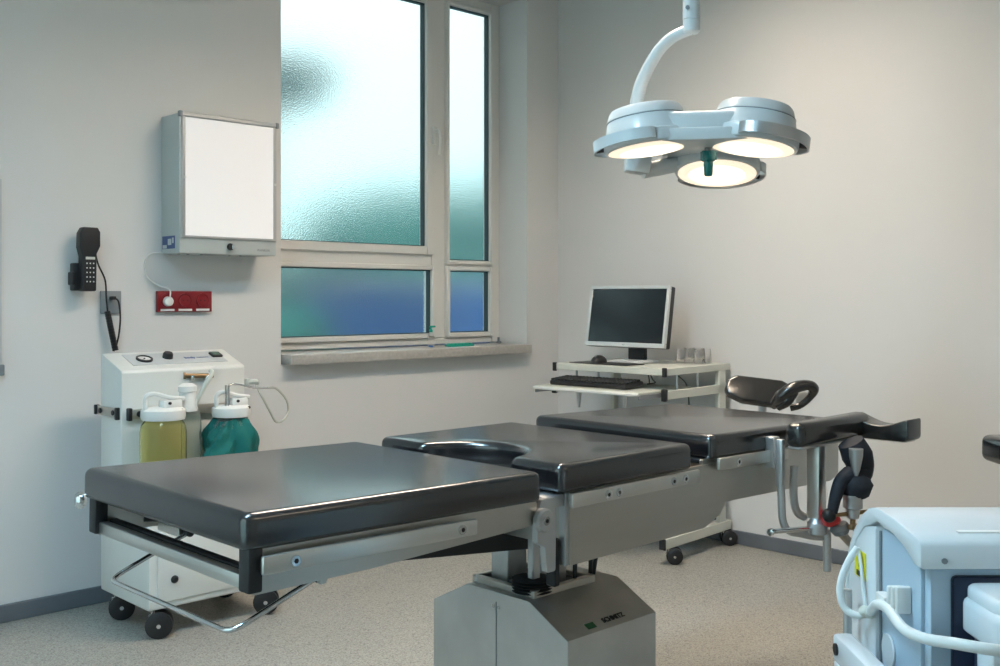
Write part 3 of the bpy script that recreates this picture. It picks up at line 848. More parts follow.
parts('clip', b, 'white', XV)
b = new(); lathe(b, [(0.0, 0), (0.013, 0), (0.015, 0.004), (0.013, 0.016), (0, 0.017)], (2.185, 3.888, 1.412), (0, -1, 0), 20)
kn = obj('dimmer_knob', b, 'dark', XV)
b = new(); box(b, 2.186, 2.200, 3.869, 3.8725, 1.402, 1.422, 0.001, 1)
obj('pointer', b, 'chrome', kn)
b = text_bm('PLANILUX', 0.013, mat_axes((2.345, 3.8877, 1.402), (1, 0, 0), (0, 0, 1)))
obj('lettering', b, 'grey', XV)
b = new(); box(b, 1.9600, 1.9612, 3.925, 4.035, 1.400, 1.452)
st = obj('label_sticker', b, 'sticker', XV, 'blue information sticker')
b = new(); box(b, 1.9594, 1.9602, 3.955, 3.985, 1.415, 1.440); box(b, 1.9594, 1.9602, 3.935, 3.948, 1.422, 1.444); box(b, 1.9594, 1.9602, 3.995, 4.030, 1.402, 1.416)
parts('print', b, 'lgrey', st)
b = new()
for x in (1.99, 2.03, 2.09, 2.22, 2.27): cyl(b, (x, 3.95, 1.381), (x, 3.95, 1.377), 0.006, 10)
parts('screw', b, 'grey', XV)

# ------------------------------------------------------------------ red triple socket, plug and cord
RS = thing('power_socket', 'red triple wall socket below the x-ray film viewer', 'power socket', (2.06, 4.05, 1.185))
obj('plate', box(new(), 1.938, 2.182, 4.032, 4.05, 1.142, 1.229, 0.003, 2), 'red', RS)
for k in range(3):
    x = 1.981+k*0.079
    b = new(); lathe(b, [(0.030, -0.001), (0.030, 0.003), (0.026, 0.003), (0.024, 0.0006), (0, 0.0006)], (x, 4.032, 1.190), (0, -1, 0), 24)
    o = obj('outlet', b, 'red', RS)
    b = new()
    for s in (-0.0095, 0.0095): cyl(b, (x+s, 4.0318, 1.190), (x+s, 4.0308, 1.190), 0.003, 8)
    parts('contact', b, 'dark', o)
    obj('name_strip', box(new(), x-0.030, x+0.030, 4.030, 4.0325, 1.146, 1.155), 'plast', RS, 'white name strip')
b = new(); tube(b, [(1.986, 4.018, 1.20), (1.985, 4.02, 1.235), (1.95, 4.03, 1.25), (1.905, 4.04, 1.28), (1.888, 4.043, 1.33), (1.905, 4.043, 1.375), (1.95, 4.04, 1.385), (1.985, 4.03, 1.376)], 0.0032, 8, 6)
PC = obj('power_cord', b, 'plast', XV, 'thin white cord')
obj('plug', lathe(new(), [(0.0205, 0), (0.0205, 0.012), (0.019, 0.03), (0.012, 0.036), (0, 0.037)], (1.981, 4.044, 1.186), (0, -1, 0), 20), 'plast', PC)

# ------------------------------------------------------------------ wall telephone
PX = Matrix.Translation((1.640-0.022, 0, 0)) @ Matrix.Diagonal((0.88, 1, 1, 1)) @ Matrix.Translation((-1.640, 0, 0))
TP = thing('wall_telephone', 'black handset telephone hanging on the wall at the left', 'telephone', (1.635, 4.05, 1.225))
b = new(); box(b, 1.606, 1.682, 4.012, 4.05, 1.228, 1.335, 0.006, 2); box(b, 1.596, 1.612, 4.006, 4.046, 1.250, 1.300, 0.004, 2)
obj('cradle', b, 'dark', TP, xf=PX)
b = new()
out = rounded([(1.627, 1.226), (1.688, 1.226), (1.690, 1.37), (1.706, 1.40), (1.706, 1.455), (1.695, 1.472), (1.632, 1.472), (1.618, 1.45), (1.616, 1.395), (1.627, 1.36)], 0.008, 4)
prism(b, out, 3.968, 4.014, 'xz', 0.008, 3, 0.006)
hs = obj('handset', b, 'dark', TP, xf=PX)
obj('display', box(new(), 1.640, 1.680, 3.9655, 3.969, 1.348, 1.358), 'ivory', hs, 'small pale display', xf=PX)
for r in range(5):
    for c in range(3):
        x = 1.645+c*0.0145; z = 1.333-r*0.0175
        obj('key', box(new(), x-0.0028, x+0.0028, 3.9655, 3.9685, z-0.0026, z+0.0026, 0.001, 1), 'plast', hs, xf=PX)
b = new(); tube(b, [(1.668, 4.0, 1.375), (1.682, 4.005, 1.33), (1.712, 4.012, 1.27), (1.718, 4.015, 1.20), (1.724, 4.016, 1.145)], 0.0035, 8, 6)
obj('cord', b, 'dark', TP)
b = new(); pts = []
for k in range(180):
    f = k/179; a = k*0.9; cx = 1.724+0.032*f; z = 1.147-0.155*f
    pts.append((cx+0.010*math.cos(a), 4.018+0.009*math.sin(a), z))
tube(b, pts, 0.0032, 6, smooth=False)
obj('coiled_cord', b, 'dark', TP)
b = new(); tube(b, [(1.757, 4.02, 1.0), (1.768, 4.016, 1.05), (1.774, 4.014, 1.12), (1.766, 4.012, 1.185), (1.750, 4.018, 1.200), (1.748, 4.038, 1.200)], 0.0035, 8, 5)
box(b, 1.740, 1.758, 4.012, 4.04, 1.193, 1.207, 0.002, 1)
obj('cord', b, 'dark', TP)
o = obj('wall_plate', box(new(), 1.706, 1.790, 4.040, 4.05, 1.137, 1.228, 0.003, 2), 'grey'); centre(o)
tag(o, 'grey square telephone outlet plate beside the handset', 'wall plate')

# board edge at the far left of the view
t = thing('wall_board', 'grey wall board whose right edge just shows at the left edge of the view', 'wall board', (0.90, 4.05, 0.92))
b = new(); box(b, 0.55, 1.334, 4.030, 4.05, 0.93, 1.64, 0.003, 1)
obj('panel', b, 'lgrey', t)
obj('bottom_rail', box(new(), 0.55, 1.340, 4.018, 4.05, 0.915, 0.955, 0.003, 1), 'grey', t)

# ------------------------------------------------------------------ suction unit
SU = thing('suction_unit', 'white wheeled suction unit standing against the wall behind the table', 'suction unit', (1.87, 3.66, 0))
b = new()
out = rounded([(3.86, 0.105), (3.456, 0.105), (3.456, 0.42), (3.679, 0.44), (3.679, 0.925), (3.684, 0.935), (3.86, 0.995)], [0.01, 0.012, 0.02, 0.02, 0.008, 0.006, 0.012], 4)
prism(b, out, 1.63, 2.134, 'yz', 0.006, 2, 0.006)
obj('housing', b, 'white', SU)
obj('lower_panel', box(new(), 1.66, 2.10, 3.450, 3.457, 0.13, 0.395, 0.004, 2), 'white', SU)
b = new(); lathe(b, [(0.014, 0), (0.014, 0.004), (0.008, 0.012), (0, 0.013)], (1.722, 3.451, 0.205), (0, -1, 0), 16)
obj('lock_knob', b, 'dark', SU)
# control panel on the slope
sl = Vector((0, 0.176, 0.060)).normalized(); nn = Vector((1, 0, 0)).cross(sl)
def onp(x, f, h=0.0): return Vector((x, 3.684+0.176*f, 0.935+0.060*f))+nn*h
PM = lambda x, f, h=0.0: mat_axes(onp(x, f, h), (1, 0, 0), sl)
cp = obj('control_panel', box(new(), -0.19, 0.20, -0.055, 0.055, 0, 0.002, 0.001, 1, mtx=PM(1.885, 0.52)), 'lgrey', SU)
b = new(); lathe(b, [(0.031, 0), (0.031, 0.007), (0.025, 0.008), (0.024, 0.004)], onp(1.760, 0.50, 0.002), nn, 28, cap=False)
g = obj('gauge', b, 'dark', SU)
b = new(); lathe(b, [(0.026, 0.003), (0, 0.003)], onp(1.760, 0.50, 0.002), nn, 28, cap=False)
obj('dial', b, 'gauge', g)
b = new(); box(b, -0.012, 0.006, -0.001, 0.001, 0.0055, 0.0065, mtx=PM(1.760, 0.50) @ Matrix.Rotation(0.6, 4, 'Z')); cyl(b, onp(1.760, 0.50, 0.005), onp(1.760, 0.50, 0.008), 0.003, 8)
obj('needle', b, 'dark', g)
b = new(); lathe(b, [(0.020, 0), (0.019, 0.016), (0.015, 0.022), (0, 0.023)], onp(1.858, 0.55, 0.002), nn, 18)
obj('control_knob', b, 'dark', SU)
b = new(); box(b, -0.022, 0.022, -0.020, 0.020, 0.0, 0.009, 0.002, 1, mtx=PM(2.062, 0.56, 0.002))
sw = obj('switch', b, 'dark', SU)
b = new(); box(b, -0.017, 0.012, -0.013, 0.013, 0.008, 0.012, 0.002, 1, mtx=PM(2.062, 0.56, 0.002))
obj('rocker', b, mat('dark_green_rocker', (0.06, 0.14, 0.10), 0.3), sw)
obj('lettering', text_bm('body', 0.022, PM(1.945, 0.50, 0.0022), 0.0004, 0.0007), 'blueink', SU)
obj('lettering', text_bm('vacuum', 0.017, PM(2.000, 0.50, 0.0022), 0.0004), 'blueink', SU)
# rails with holes and black end pieces
b = new(); box(b, 1.622, 1.628, 3.700, 3.885, 0.762, 0.796, 0.001, 1)
r1_ = obj('rail', b, 'steel', SU)
b = new()
for y in (3.73, 3.84): cyl(b, (1.6225, y, 0.779), (1.616, y, 0.779), 0.010, 14, 0.002)
box(b, 1.616, 1.634, 3.692, 3.708, 0.755, 0.800, 0.002, 1); box(b, 1.616, 1.634, 3.875, 3.890, 0.762, 0.798, 0.002, 1)
parts('end_stop', b, 'dark', r1_)
b = new(); box(b, 1.655, 2.05, 3.662, 3.670, 0.757, 0.793, 0.001, 1)
r2_ = obj('rail', b, 'steel', SU)
b = new(); box(b, 1.648, 1.662, 3.656, 3.680, 0.752, 0.798, 0.002, 1); cyl(b, (1.69, 3.663, 0.775), (1.69, 3.657, 0.775), 0.011, 14, 0.002)
parts('end_stop', b, 'dark', r2_)
# handle at the right top
b = new(); box(b, 2.134, 2.150, 3.66, 3.70, 0.850, 0.880, 0.004, 2); tube(b, [(2.145, 3.668, 0.865), (2.165, 3.650, 0.868), (2.175, 3.655, 0.860)], 0.010, 8, 4)
obj('hose_port', b, 'ivory', SU)
# castors
def castor(root, x, y, r, ang, w=0.028, top=0.105, name='castor', m='dark'):
    c, s = math.cos(ang), math.sin(ang)
    ox, oy = 0.022*c, 0.022*s
    b = new()
    for k in (-1, 1):
        p = Vector((x+ox-s*k*w*0.75, y+oy+c*k*w*0.75, r)); d = Vector((-s*k, c*k, 0))
        lathe(b, [(0, -w*0.3), (r*0.9, -w*0.3), (r, -w*0.15), (r, w*0.25), (r*0.85, w*0.38), (r*0.3, w*0.42), (0, w*0.42)], p, d, 24)
    o = obj(name, b, m, root)
    b = new(); cyl(b, (x, y, r*1.5), (x, y, top), 0.007, 10)
    cyl(b, (x+ox+s*w*1.3, y+oy-c*w*1.3, r), (x+ox-s*w*1.3, y+oy+c*w*1.3, r), r*0.16, 12)
    box(b, -0.014, 0.026, -0.004, 0.004, r*0.9, r*1.75, 0.002, 1, mtx=Matrix.Translation((x, y, 0)) @ Matrix.Rotation(ang, 4, 'Z'))
    obj('fork', b, 'chrome', o)
    return o
castor(SU, 1.665, 3.50, 0.047, math.radians(-30))
castor(SU, 1.662, 3.80, 0.047, math.radians(-25))
castor(SU, 2.09, 3.49, 0.047, math.radians(-35))
castor(SU, 2.09, 3.80, 0.047, math.radians(-30))

# jars hung on the rail
def jar(name, label, cx, cy, zb, zt, r, m, rim=0.052):
    t = thing(name, label, 'jar', (cx, cy, zb))
    b = new(); h = zt-zb
    lathe(b, [(0, 0), (r*0.9, 0), (r, 0.012), (r, h-0.055), (r*0.93, h-0.030), (r*0.72, h-0.008), (r*0.70, h),
              (r*0.66, h), (r*0.68, h-0.01), (r*0.89, h-0.032), (r-0.004, h-0.057), (r-0.004, 0.014), (r*0.88, 0.004), (0, 0.004)], (cx, cy, zb), (0, 0, 1), 36)
    obj('glass', b, m, t)
    return t
YJ = jar('suction_jar', 'yellow-tinted glass suction jar with a white lid, hung on the unit', 1.738, 3.570, 0.50, 0.772, 0.083, 'jar')
def lid(root, cx, cy, z, r, valve=True):
    b = new(); lathe(b, [(0, 0.012), (r*0.86, 0.012), (r*0.86, -0.012), (r*0.80, -0.012), (r*0.92, -0.012), (r*0.96, 0.0), (r*0.94, 0.022), (r*0.80, 0.030), (0, 0.032)], (cx, cy, z), (0, 0, 1), 30)
    o = obj('lid', b, 'plast', root)
    b = new(); tube(b, [(cx-r*0.8, cy, z+0.02), (cx-r*0.82, cy-0.002, z+0.068), (cx-r*0.5, cy-0.01, z+0.083), (cx+r*0.2, cy-0.02, z+0.066), (cx+r*0.9, cy-0.01, z+0.058)], 0.009, 8, 5)
    box(b, cx-0.012, cx+r*0.75, cy-0.03, cy+0.02, z+0.025, z+0.058, 0.008, 2)
    obj('carry_handle', b, 'plast', o)
    b = new()
    for (dx, dz) in ((0.01, 0.047), (0.045, 0.022)): cyl(b, (cx+dx, cy-0.031-0.02*(dz < 0.03), z+dz), (cx+dx, cy-0.036-0.02*(dz < 0.03), z+dz), 0.0055, 10)
    parts('button', b, 'dark', o)
    return o
lid(YJ, 1.738, 3.570, 0.772, 0.083)
# narrow second jar with a white valve
NJ = jar('overflow_jar', 'slim clear glass jar between the yellow jar and the wrapped jar', 1.862, 3.595, 0.52, 0.79, 0.036, 'jarclear')
b = new(); lathe(b, [(0.036, -0.01), (0.038, 0.0), (0.034, 0.012), (0.030, 0.06), (0.034, 0.064), (0.034, 0.082), (0.02, 0.092), (0, 0.094)], (1.845, 3.595, 0.79), (0, 0, 1), 22)
obj('lid', b, 'plast', NJ)
b = new(); tube(b, [(1.870, 3.585, 0.80), (1.895, 3.57, 0.86), (1.925, 3.56, 0.915), (1.935, 3.585, 0.925)], 0.009, 10, 4)
obj('elbow_hose', b, 'ivory', NJ)
b = new(); cyl(b, (1.875, 3.677, 0.905), (1.985, 3.66, 0.900), 0.009, 12); cyl(b, (1.872, 3.677, 0.905), (1.878, 3.676, 0.905), 0.013, 12)
obj('port', b, 'brass', SU, 'yellow-brown hose nozzle')
for x in (1.90, 1.96): obj('nozzle_holder', box(new(), x-0.006, x+0.006, 3.655, 3.682, 0.885, 0.905, 0.002, 1), 'chrome', SU)
# jar wrapped in green cloth
GJ = jar('suction_jar', 'clear suction jar wrapped in a dark green cloth', 2.010, 3.565, 0.50, 0.752, 0.078, 'jarclear')
lid(GJ, 2.010, 3.565, 0.762, 0.076)
b = new(); lathe(b, [(0.060, 0), (0.060, 0.012), (0.050, 0.012)], (2.010, 3.565, 0.747), (0, 0, 1), 28, cap=False)
obj('seal_ring', b, 'dark', GJ)
b = new(); rg = []
random.seed(11)
NT, NH = 56, 18
for i in range(NH+1):
    f = i/NH; z = 0.742-0.26*f; row = []
    for k in range(NT):
        a = 2*PI*k/NT
        r = 0.062+0.036*min(1, f*5)+0.007*math.sin(5*a+f*6)+0.005*math.sin(9*a-f*9)+0.0025*math.sin(17*a+f*16)
        # a loose bunched fold hangs out on the left
        r += 0.075*math.exp(-((a-3.75)/0.34)**2)*min(1, max(0, f-0.12)*2.6)
        r += 0.016*math.sin(11*a+15*f)*math.exp(-((a-3.7)/0.6)**2)
        row.append(b.verts.new((2.010+r*math.cos(a), 3.565+r*math.sin(a), z+0.006*math.sin(3*a)*(1-f))))
    rg.append(row)
for p_, q_ in zip(rg, rg[1:]):
    for k in range(NT): b.faces.new((p_[k], p_[(k+1) % NT], q_[(k+1) % NT], q_[k]))
cl = obj('green_cloth', b, 'teal'); centre(cl)
tag(cl, 'dark green surgical cloth wrapped round the right-hand suction jar', 'cloth')
# metal suction tube and thin hose
HS = thing('suction_hose', 'thin pale hose on a bent metal tube looping at the right of the suction unit', 'hose', (2.03, 3.56, 0.80))
b = new()
tube(b, [(1.985, 3.54, 0.80), (1.985, 3.54, 0.862), (1.992, 3.54, 0.872), (2.02, 3.54, 0.872), (2.09, 3.54, 0.855), (2.165, 3.56, 0.848)], 0.0042, 10, 5)
parts('metal_tube', b, 'chrome', HS)
b = new(); cyl(b, (1.972, 3.54, 0.78), (1.972, 3.54, 0.872), 0.004, 8); cyl(b, (1.978, 3.53, 0.78), (1.978, 3.53, 0.874), 0.003, 8)
parts('metal_tube', b, 'chrome', HS)
b = new(); tube(b, [(2.165, 3.56, 0.848), (2.24, 3.62, 0.838), (2.31, 3.66, 0.79), (2.335, 3.68, 0.74), (2.30, 3.66, 0.705), (2.24, 3.62, 0.705), (2.20, 3.60, 0.75), (2.165, 3.60, 0.81), (2.155, 3.63, 0.855)], 0.0042, 10, 7)
obj('hose', b, 'hose', HS)

# ------------------------------------------------------------------ computer cart
CT = thing('computer_cart', 'ivory metal computer cart on castors in the corner of the room', 'computer cart', (3.765, 2.842, 0), (0, 0, math.radians(4)))
CS = Matrix.Diagonal((1.06, 1.055, 1, 1))
def c_(name, bm, m, parent=None, label=None): return obj(name, bm, m, parent or CT, label, local=True, xf=CS)
# local frame: x towards the right wall (depth 0..0.54), y along the front (0..0.62)
b = new(); box(b, 0.012, 0.520, 0.018, 0.592, 0.862, 0.880, 0.003, 1)
c_('top_shelf', b, 'ivory')
def ibar(x0, x1, y0, y1, z0, z1, nm='shelf_rail'): return c_(nm, box(new(), x0, x1, y0, y1, z0, z1, 0.002, 1), 'ivory')
ibar(0.0, 0.018, 0.0, 0.61, 0.850, 0.882); ibar(0.0, 0.54, 0.0, 0.018, 0.850, 0.882); ibar(0.0, 0.54, 0.594, 0.612, 0.850, 0.882); ibar(0.522, 0.54, 0.018, 0.594, 0.850, 0.882)
for y in (-0.004, 0.596): c_('end_cap', box(new(), -0.006, 0.006, y, y+0.02, 0.844, 0.886, 0.002, 1), 'dark')
# second level: side rails carrying the pull-out keyboard shelf
ibar(0.0, 0.52, 0.0, 0.018, 0.742, 0.782); ibar(0.0, 0.52, 0.594, 0.612, 0.742, 0.782)
for y in (-0.004, 0.596): c_('end_cap', box(new(), -0.008, 0.012, y, y+0.024, 0.735, 0.790, 0.003, 1), 'dark')
b = new(); box(b, -0.155, 0.26, 0.035, 0.600, 0.772, 0.784, 0.003, 1)
ks = c_('keyboard_shelf', b, 'ivory')
b = new(); box(b, -0.162, -0.150, 0.03, 0.605, 0.766, 0.780, 0.003, 1)
c_('edge_strip', b, 'white', ks)
for y in (0.026, 0.586): c_('slide_rail', box(new(), -0.155, 0.30, y, y+0.009, 0.752, 0.772, 0.001, 1), 'grey')
for (x, y) in ((-0.05, 0.20), (-0.05, 0.40)):
    pass
b = new()
for y in (0.45, 0.20):
    lathe(b, [(0.013, 0), (0.011, -0.05), (0.006, -0.085), (0.008, -0.090), (0, -0.092)], (-0.02, y, 0.770), (0, 0, 1), 12)
parts('shelf_peg', b, 'alu', CT, local=True, xf=CS)
# columns at the rear, lower shelf, feet
for y in (0.0, 0.588):
    c_('column', box(new(), 0.440, 0.500, y, y+0.024, 0.10, 0.850, 0.003, 1), 'ivory')
    f = c_('foot_bar', box(new(), -0.006, 0.545, y-0.004, y+0.026, 0.072, 0.118, 0.003, 1), 'ivory')
    c_('end_cap', box(new(), -0.012, -0.004, y-0.005, y+0.027, 0.070, 0.120, 0.002, 1), 'dark', f)
b = new()
for y in (0.03, 0.58):
    for (x, z) in ((0.13, 0.80), (0.30, 0.80)): cyl(b, (x, y, 0.745), (x, y, 0.862), 0.006, 8)
parts('strut', b, 'alu', CT, local=True, xf=CS)
c_('rear_panel', box(new(), 0.47, 0.478, 0.024, 0.588, 0.45, 0.74, 0.002, 1), 'lgrey', label='pale rear panel')
b = new(); box(b, 0.20, 0.50, 0.024, 0.588, 0.125, 0.143, 0.002, 1)
c_('bottom_shelf', b, 'lgrey')
b = new(); cyl(b, (0.44, -0.001, 0.30), (0.40, -0.001, 0.14), 0.006, 8)
c_('brace', b, 'dark')
def lcastor(x, y, ang):
    p = XF[CT] @ Vector((x, y, 0)); castor(CT, p.x, p.y, 0.037, ang, 0.030, 0.074)
lcastor(0.05, 0.012, math.radians(-50)); lcastor(0.53, 0.012, math.radians(-40)); lcastor(0.05, 0.60, math.radians(170)); lcastor(0.49, 0.60, math.radians(20))
c_('cable', tube(new(), [(0.34, 0.30, 0.862), (0.30, 0.28, 0.83), (0.26, 0.24, 0.805), (0.22, 0.20, 0.795), (0.20, 0.23, 0.788)], 0.003, 6, 5), 'dark')
c_('cable', tube(new(), [(0.36, 0.26, 0.862), (0.33, 0.16, 0.83), (0.28, 0.08, 0.80), (0.24, 0.04, 0.76), (0.24, 0.035, 0.70)], 0.003, 6, 5), 'dark')
c_('cable', tube(new(), [(0.33, 0.33, 0.862), (0.32, 0.30, 0.80), (0.30, 0.29, 0.72)], 0.003, 6, 5), 'dark')

# monitor
MO = thing('computer_monitor', 'silver-framed flat computer monitor with a black screen on the cart', 'monitor', (4.045, 3.295, 0.882), (0, 0, math.radians(1)))
# local: screen faces -x, width along y
TL = Matrix.Translation((-0.02, 0.0, 0.075)) @ Matrix.Rotation(math.radians(9), 4, 'Y')
b = new(); box(b, 0.0, 0.045, -0.247, 0.247, 0.0, 0.305, 0.006, 2); box(b, 0.04, 0.075, -0.14, 0.14, 0.05, 0.26, 0.015, 2)
m1 = obj('casing', b, 'dark', MO, local=True, xf=TL)
b = new(); w = 0.016
for a in ((-0.248, 0.248, 0, w+0.006), (-0.248, 0.248, 0.307-w, 0.307), (-0.248, -0.248+w, w+0.006, 0.307-w), (0.248-w, 0.248, w+0.006, 0.307-w)):
    box(b, -0.008, 0.012, a[0], a[1], a[2], a[3], 0.002, 1)
obj('bezel', b, 'bezel', MO, local=True, xf=TL)
obj('screen', box(new(), -0.003, 0.004, -0.233, 0.233, 0.021, 0.292), 'screen', MO, local=True, xf=TL)
b = text_bm('eizo', 0.010, mat_axes((-0.0084, 0.0, 0.011), (0, -1, 0), (0, 0, 1)))
obj('lettering', b, 'grey', MO, local=True, xf=TL)
b = new(); box(b, 0.03, 0.06, -0.085, 0.015, 0.010, 0.14, 0.006, 2)
obj('neck', b, 'dark', MO, local=True)
b = new(); prism(b, rounded([(-0.09, -0.135), (0.10, -0.135), (0.10, 0.065), (-0.09, 0.065)], 0.03, 5), 0.0, 0.012, 'xy', 0.004, 2)
obj('foot', b, 'bezel', MO, local=True)

# mouse and mat, keyboard, glasses
o = obj('mouse_pad', prism(new(), rounded([(3.80, 3.10), (3.945, 3.10), (3.945, 3.46), (3.80, 3.46)], 0.008), 0.882, 0.885, 'xy'), 'dark', None)
o.data.transform(Matrix.Identity(4)); centre(o); tag(o, 'thin black mouse pad on the cart top, left of the monitor foot', 'mouse pad')
ms = thing('computer_mouse', 'black computer mouse on the mouse pad', 'mouse', (3.875, 3.33, 0.885), (0, 0, math.radians(10)))
b = new(); bmesh.ops.create_uvsphere(b, u_segments=20, v_segments=12, radius=1)
for v in b.verts:
    v.co.x *= 0.055; v.co.y *= 0.034; v.co.z = max(v.co.z, -0.0)*0.036
obj('shell', b, 'dark', ms, local=True)
b = new(); cyl(b, (-0.030, -0.004, 0.029), (-0.030, 0.004, 0.029), 0.006, 12)
obj('wheel', b, 'grey', ms, local=True)
KB = thing('computer_keyboard', 'black computer keyboard on the pull-out shelf of the cart', 'keyboard', (3.72, 3.215, 0.786), (0, 0, math.radians(4)))
b = new(); prism(b, rounded([(-0.075, -0.225), (0.075, -0.225), (0.075, 0.225), (-0.075, 0.225)], 0.02, 4), 0.0, 0.020, 'xy', 0.006, 2)
obj('casing', b, 'dark', KB, local=True, xf=Matrix.Rotation(math.radians(-4), 4, 'Y') @ Matrix.Translation((0, 0, 0.006)))
b = new()
for r in range(5):
    for k in range(22):
        x = -0.058+r*0.026; y = -0.208+k*0.0198
        box(b, x-0.010, x+0.010, y-0.008, y+0.008, 0.020, 0.029, 0.002, 1)
obj('keys', b, 'rubber', KB, local=True, kind='stuff', xf=Matrix.Rotation(math.radians(-4), 4, 'Y') @ Matrix.Translation((0, 0, 0.006)))
# thin dark folder leaning behind the keyboard
gl = []
k = 0
lab = ['front left glass tumbler of the upturned cluster on the cart', 'front middle glass tumbler of the upturned cluster on the cart', 'front right glass tumbler of the upturned cluster on the cart',
       'back left glass tumbler of the upturned cluster on the cart', 'back middle glass tumbler of the upturned cluster on the cart', 'back right glass tumbler of the upturned cluster on the cart']
for r in range(2):
    for c in range(3):
        x = 4.175+r*0.050+c*0.006; y = 3.055-c*0.050
        b = new()
        lathe(b, [(0.024, 0), (0.0265, 0.0), (0.0235, 0.055), (0.022, 0.070), (0.0195, 0.074), (0, 0.074), (0, 0.066), (0.017, 0.066), (0.0205, 0.055), (0.0245, 0.0)], (x, y, 0.883), (0, 0, 1), 20, cap=False)
        o = obj('drinking_glass', b, 'glassware'); centre(o)
        tag(o, lab[k], 'glass', 'upturned tumblers on the computer cart'); k += 1

# ------------------------------------------------------------------ things on the window sill
t = thing('small_bottle', 'small clear bottle with a teal cap on the window sill', 'bottle', (3.495, 4.15, 0.945))
b = new(); lathe(b, [(0, 0), (0.017, 0), (0.018, 0.004), (0.018, 0.055), (0.010, 0.070), (0.008, 0.078), (0, 0.078)], (3.495, 4.15, 0.945), (0, 0, 1), 18)
obj('body', b, 'glassware', t)
b = new(); lathe(b, [(0.009, 0), (0.009, 0.012), (0.004, 0.016), (0.004, 0.03), (0, 0.03)], (3.495, 4.15, 1.022), (0, 0, 1), 14)
box(b, 3.487, 3.525, 4.145, 4.155, 1.046, 1.056, 0.003, 1)
obj('cap', b, 'green', t, 'teal spray cap')
b = new()
box(b, 3.565, 3.735, 4.075, 4.125, 0.945, 0.956, 0.004, 2)
for k in range(6): box(b, 3.575+k*0.026, 3.592+k*0.026, 4.08, 4.12, 0.954, 0.962, 0.003, 1)
o = obj('wiping_cloth', b, 'green'); centre(o); tag(o, 'small folded teal-green cloth on the window sill', 'cloth')
b = new(); box(b, 4.035, 4.055, 4.20, 4.225, 0.945, 0.958, 0.003, 1); box(b, 4.04, 4.045, 4.205, 4.22, 0.956, 0.98, 0.001, 1)
o = obj('window_wedge', b, 'grey'); centre(o); tag(o, 'tiny dark wedge at the right end of the window sill', 'wedge')

# ------------------------------------------------------------------ white device in the right foreground (own frame: x to the right, y away)
DV = thing('medical_device', 'white and pale blue medical device in the right foreground', 'medical device',
           (0.7206*0.575+0.6934*1.40, -0.6934*0.575+0.7206*1.40, 0.0), (0, 0, math.radians(YAW)))
def dv(name, bm, m, parent=None, label=None): return obj(name, bm, m, parent or DV, label, local=True)
# side profile in (y, z): front at y=0
outer = [(0.0, 0.30), (0.0, 0.838), (0.012, 0.862), (0.05, 0.872), (0.085, 0.876), (0.150, 0.880), (0.185, 0.872), (0.216, 0.856), (0.252, 0.824), (0.282, 0.776), (0.296, 0.730), (0.300, 0.68), (0.300, 0.30)]
b = new()
prism(b, [(y if y > 0.003 else 0.012, z) for y, z in outer], 0.0, 0.42, 'yz', 0.008, 3, 0.006)
dv('housing', b, 'mach')
b = new()
lidp = [(-0.012, 0.838), (-0.012, 0.868), (-0.006, 0.875), (0.03, 0.881), (0.085, 0.886), (0.150, 0.888), (0.186, 0.880), (0.220, 0.862), (0.256, 0.829), (0.286, 0.780), (0.299, 0.732), (0.301, 0.70),
        (0.292, 0.70), (0.272, 0.775), (0.243, 0.818), (0.206, 0.846), (0.150, 0.866), (0.085, 0.862), (0.04, 0.852), (0.012, 0.838)]
prism(b, lidp, -0.014, 0.43, 'yz', 0.003, 2, 0.004)
dv('top_lid', b, 'mach')
b = new(); box(b, 0.05, 0.40, 0.018, 0.030, 0.8790, 0.8812, 0.001, 1)
dv('lid_highlight', b, 'plast')  # pale strip drawn in for the highlight along the lid
b = new(); cyl(b, (0.018, -0.0115, 0.849), (0.018, -0.0145, 0.849), 0.004, 10)
dv('rivet', b, 'grey')
b = new()
trim = [(0.160, 0.30), (0.160, 0.858), (0.206, 0.848), (0.243, 0.820), (0.272, 0.776), (0.292, 0.71), (0.296, 0.66), (0.296, 0.30)]
prism(b, rounded(trim, 0.006, 3), -0.012, 0.004, 'yz', 0.003, 2, 0.003)
dv('side_trim', b, 'mach')
arch = [(0.010, 0.32), (0.010, 0.830), (0.022, 0.843), (0.042, 0.852), (0.085, 0.858), (0.150, 0.856), (0.150, 0.32)]
b = new(); prism(b, arch, -0.005, 0.002, 'yz', 0.002, 1)
sp = dv('side_panel', b, 'machb')
b = new(); tube(b, [(-0.006, 0.154, 0.32), (-0.006, 0.154, 0.852)], 0.0022, 6, smooth=False)
dv('panel_gap', b, 'grey', sp)
b = new(); cyl(b, (-0.005, 0.12, 0.685), (-0.009, 0.12, 0.685), 0.024, 20, 0.001)
dv('round_cover', b, 'mach', sp)
b = new(); box(b, -0.0135, -0.0122, 0.198, 0.246, 0.764, 0.806)
sk = dv('warning_sticker', b, 'yellow', label='yellow warning sticker')
b = new(); box(b, -0.0142, -0.0134, 0.208, 0.236, 0.766, 0.774); box(b, -0.0142, -0.0134, 0.218, 0.226, 0.780, 0.798)
parts('print', b, 'dark', sk, local=True)
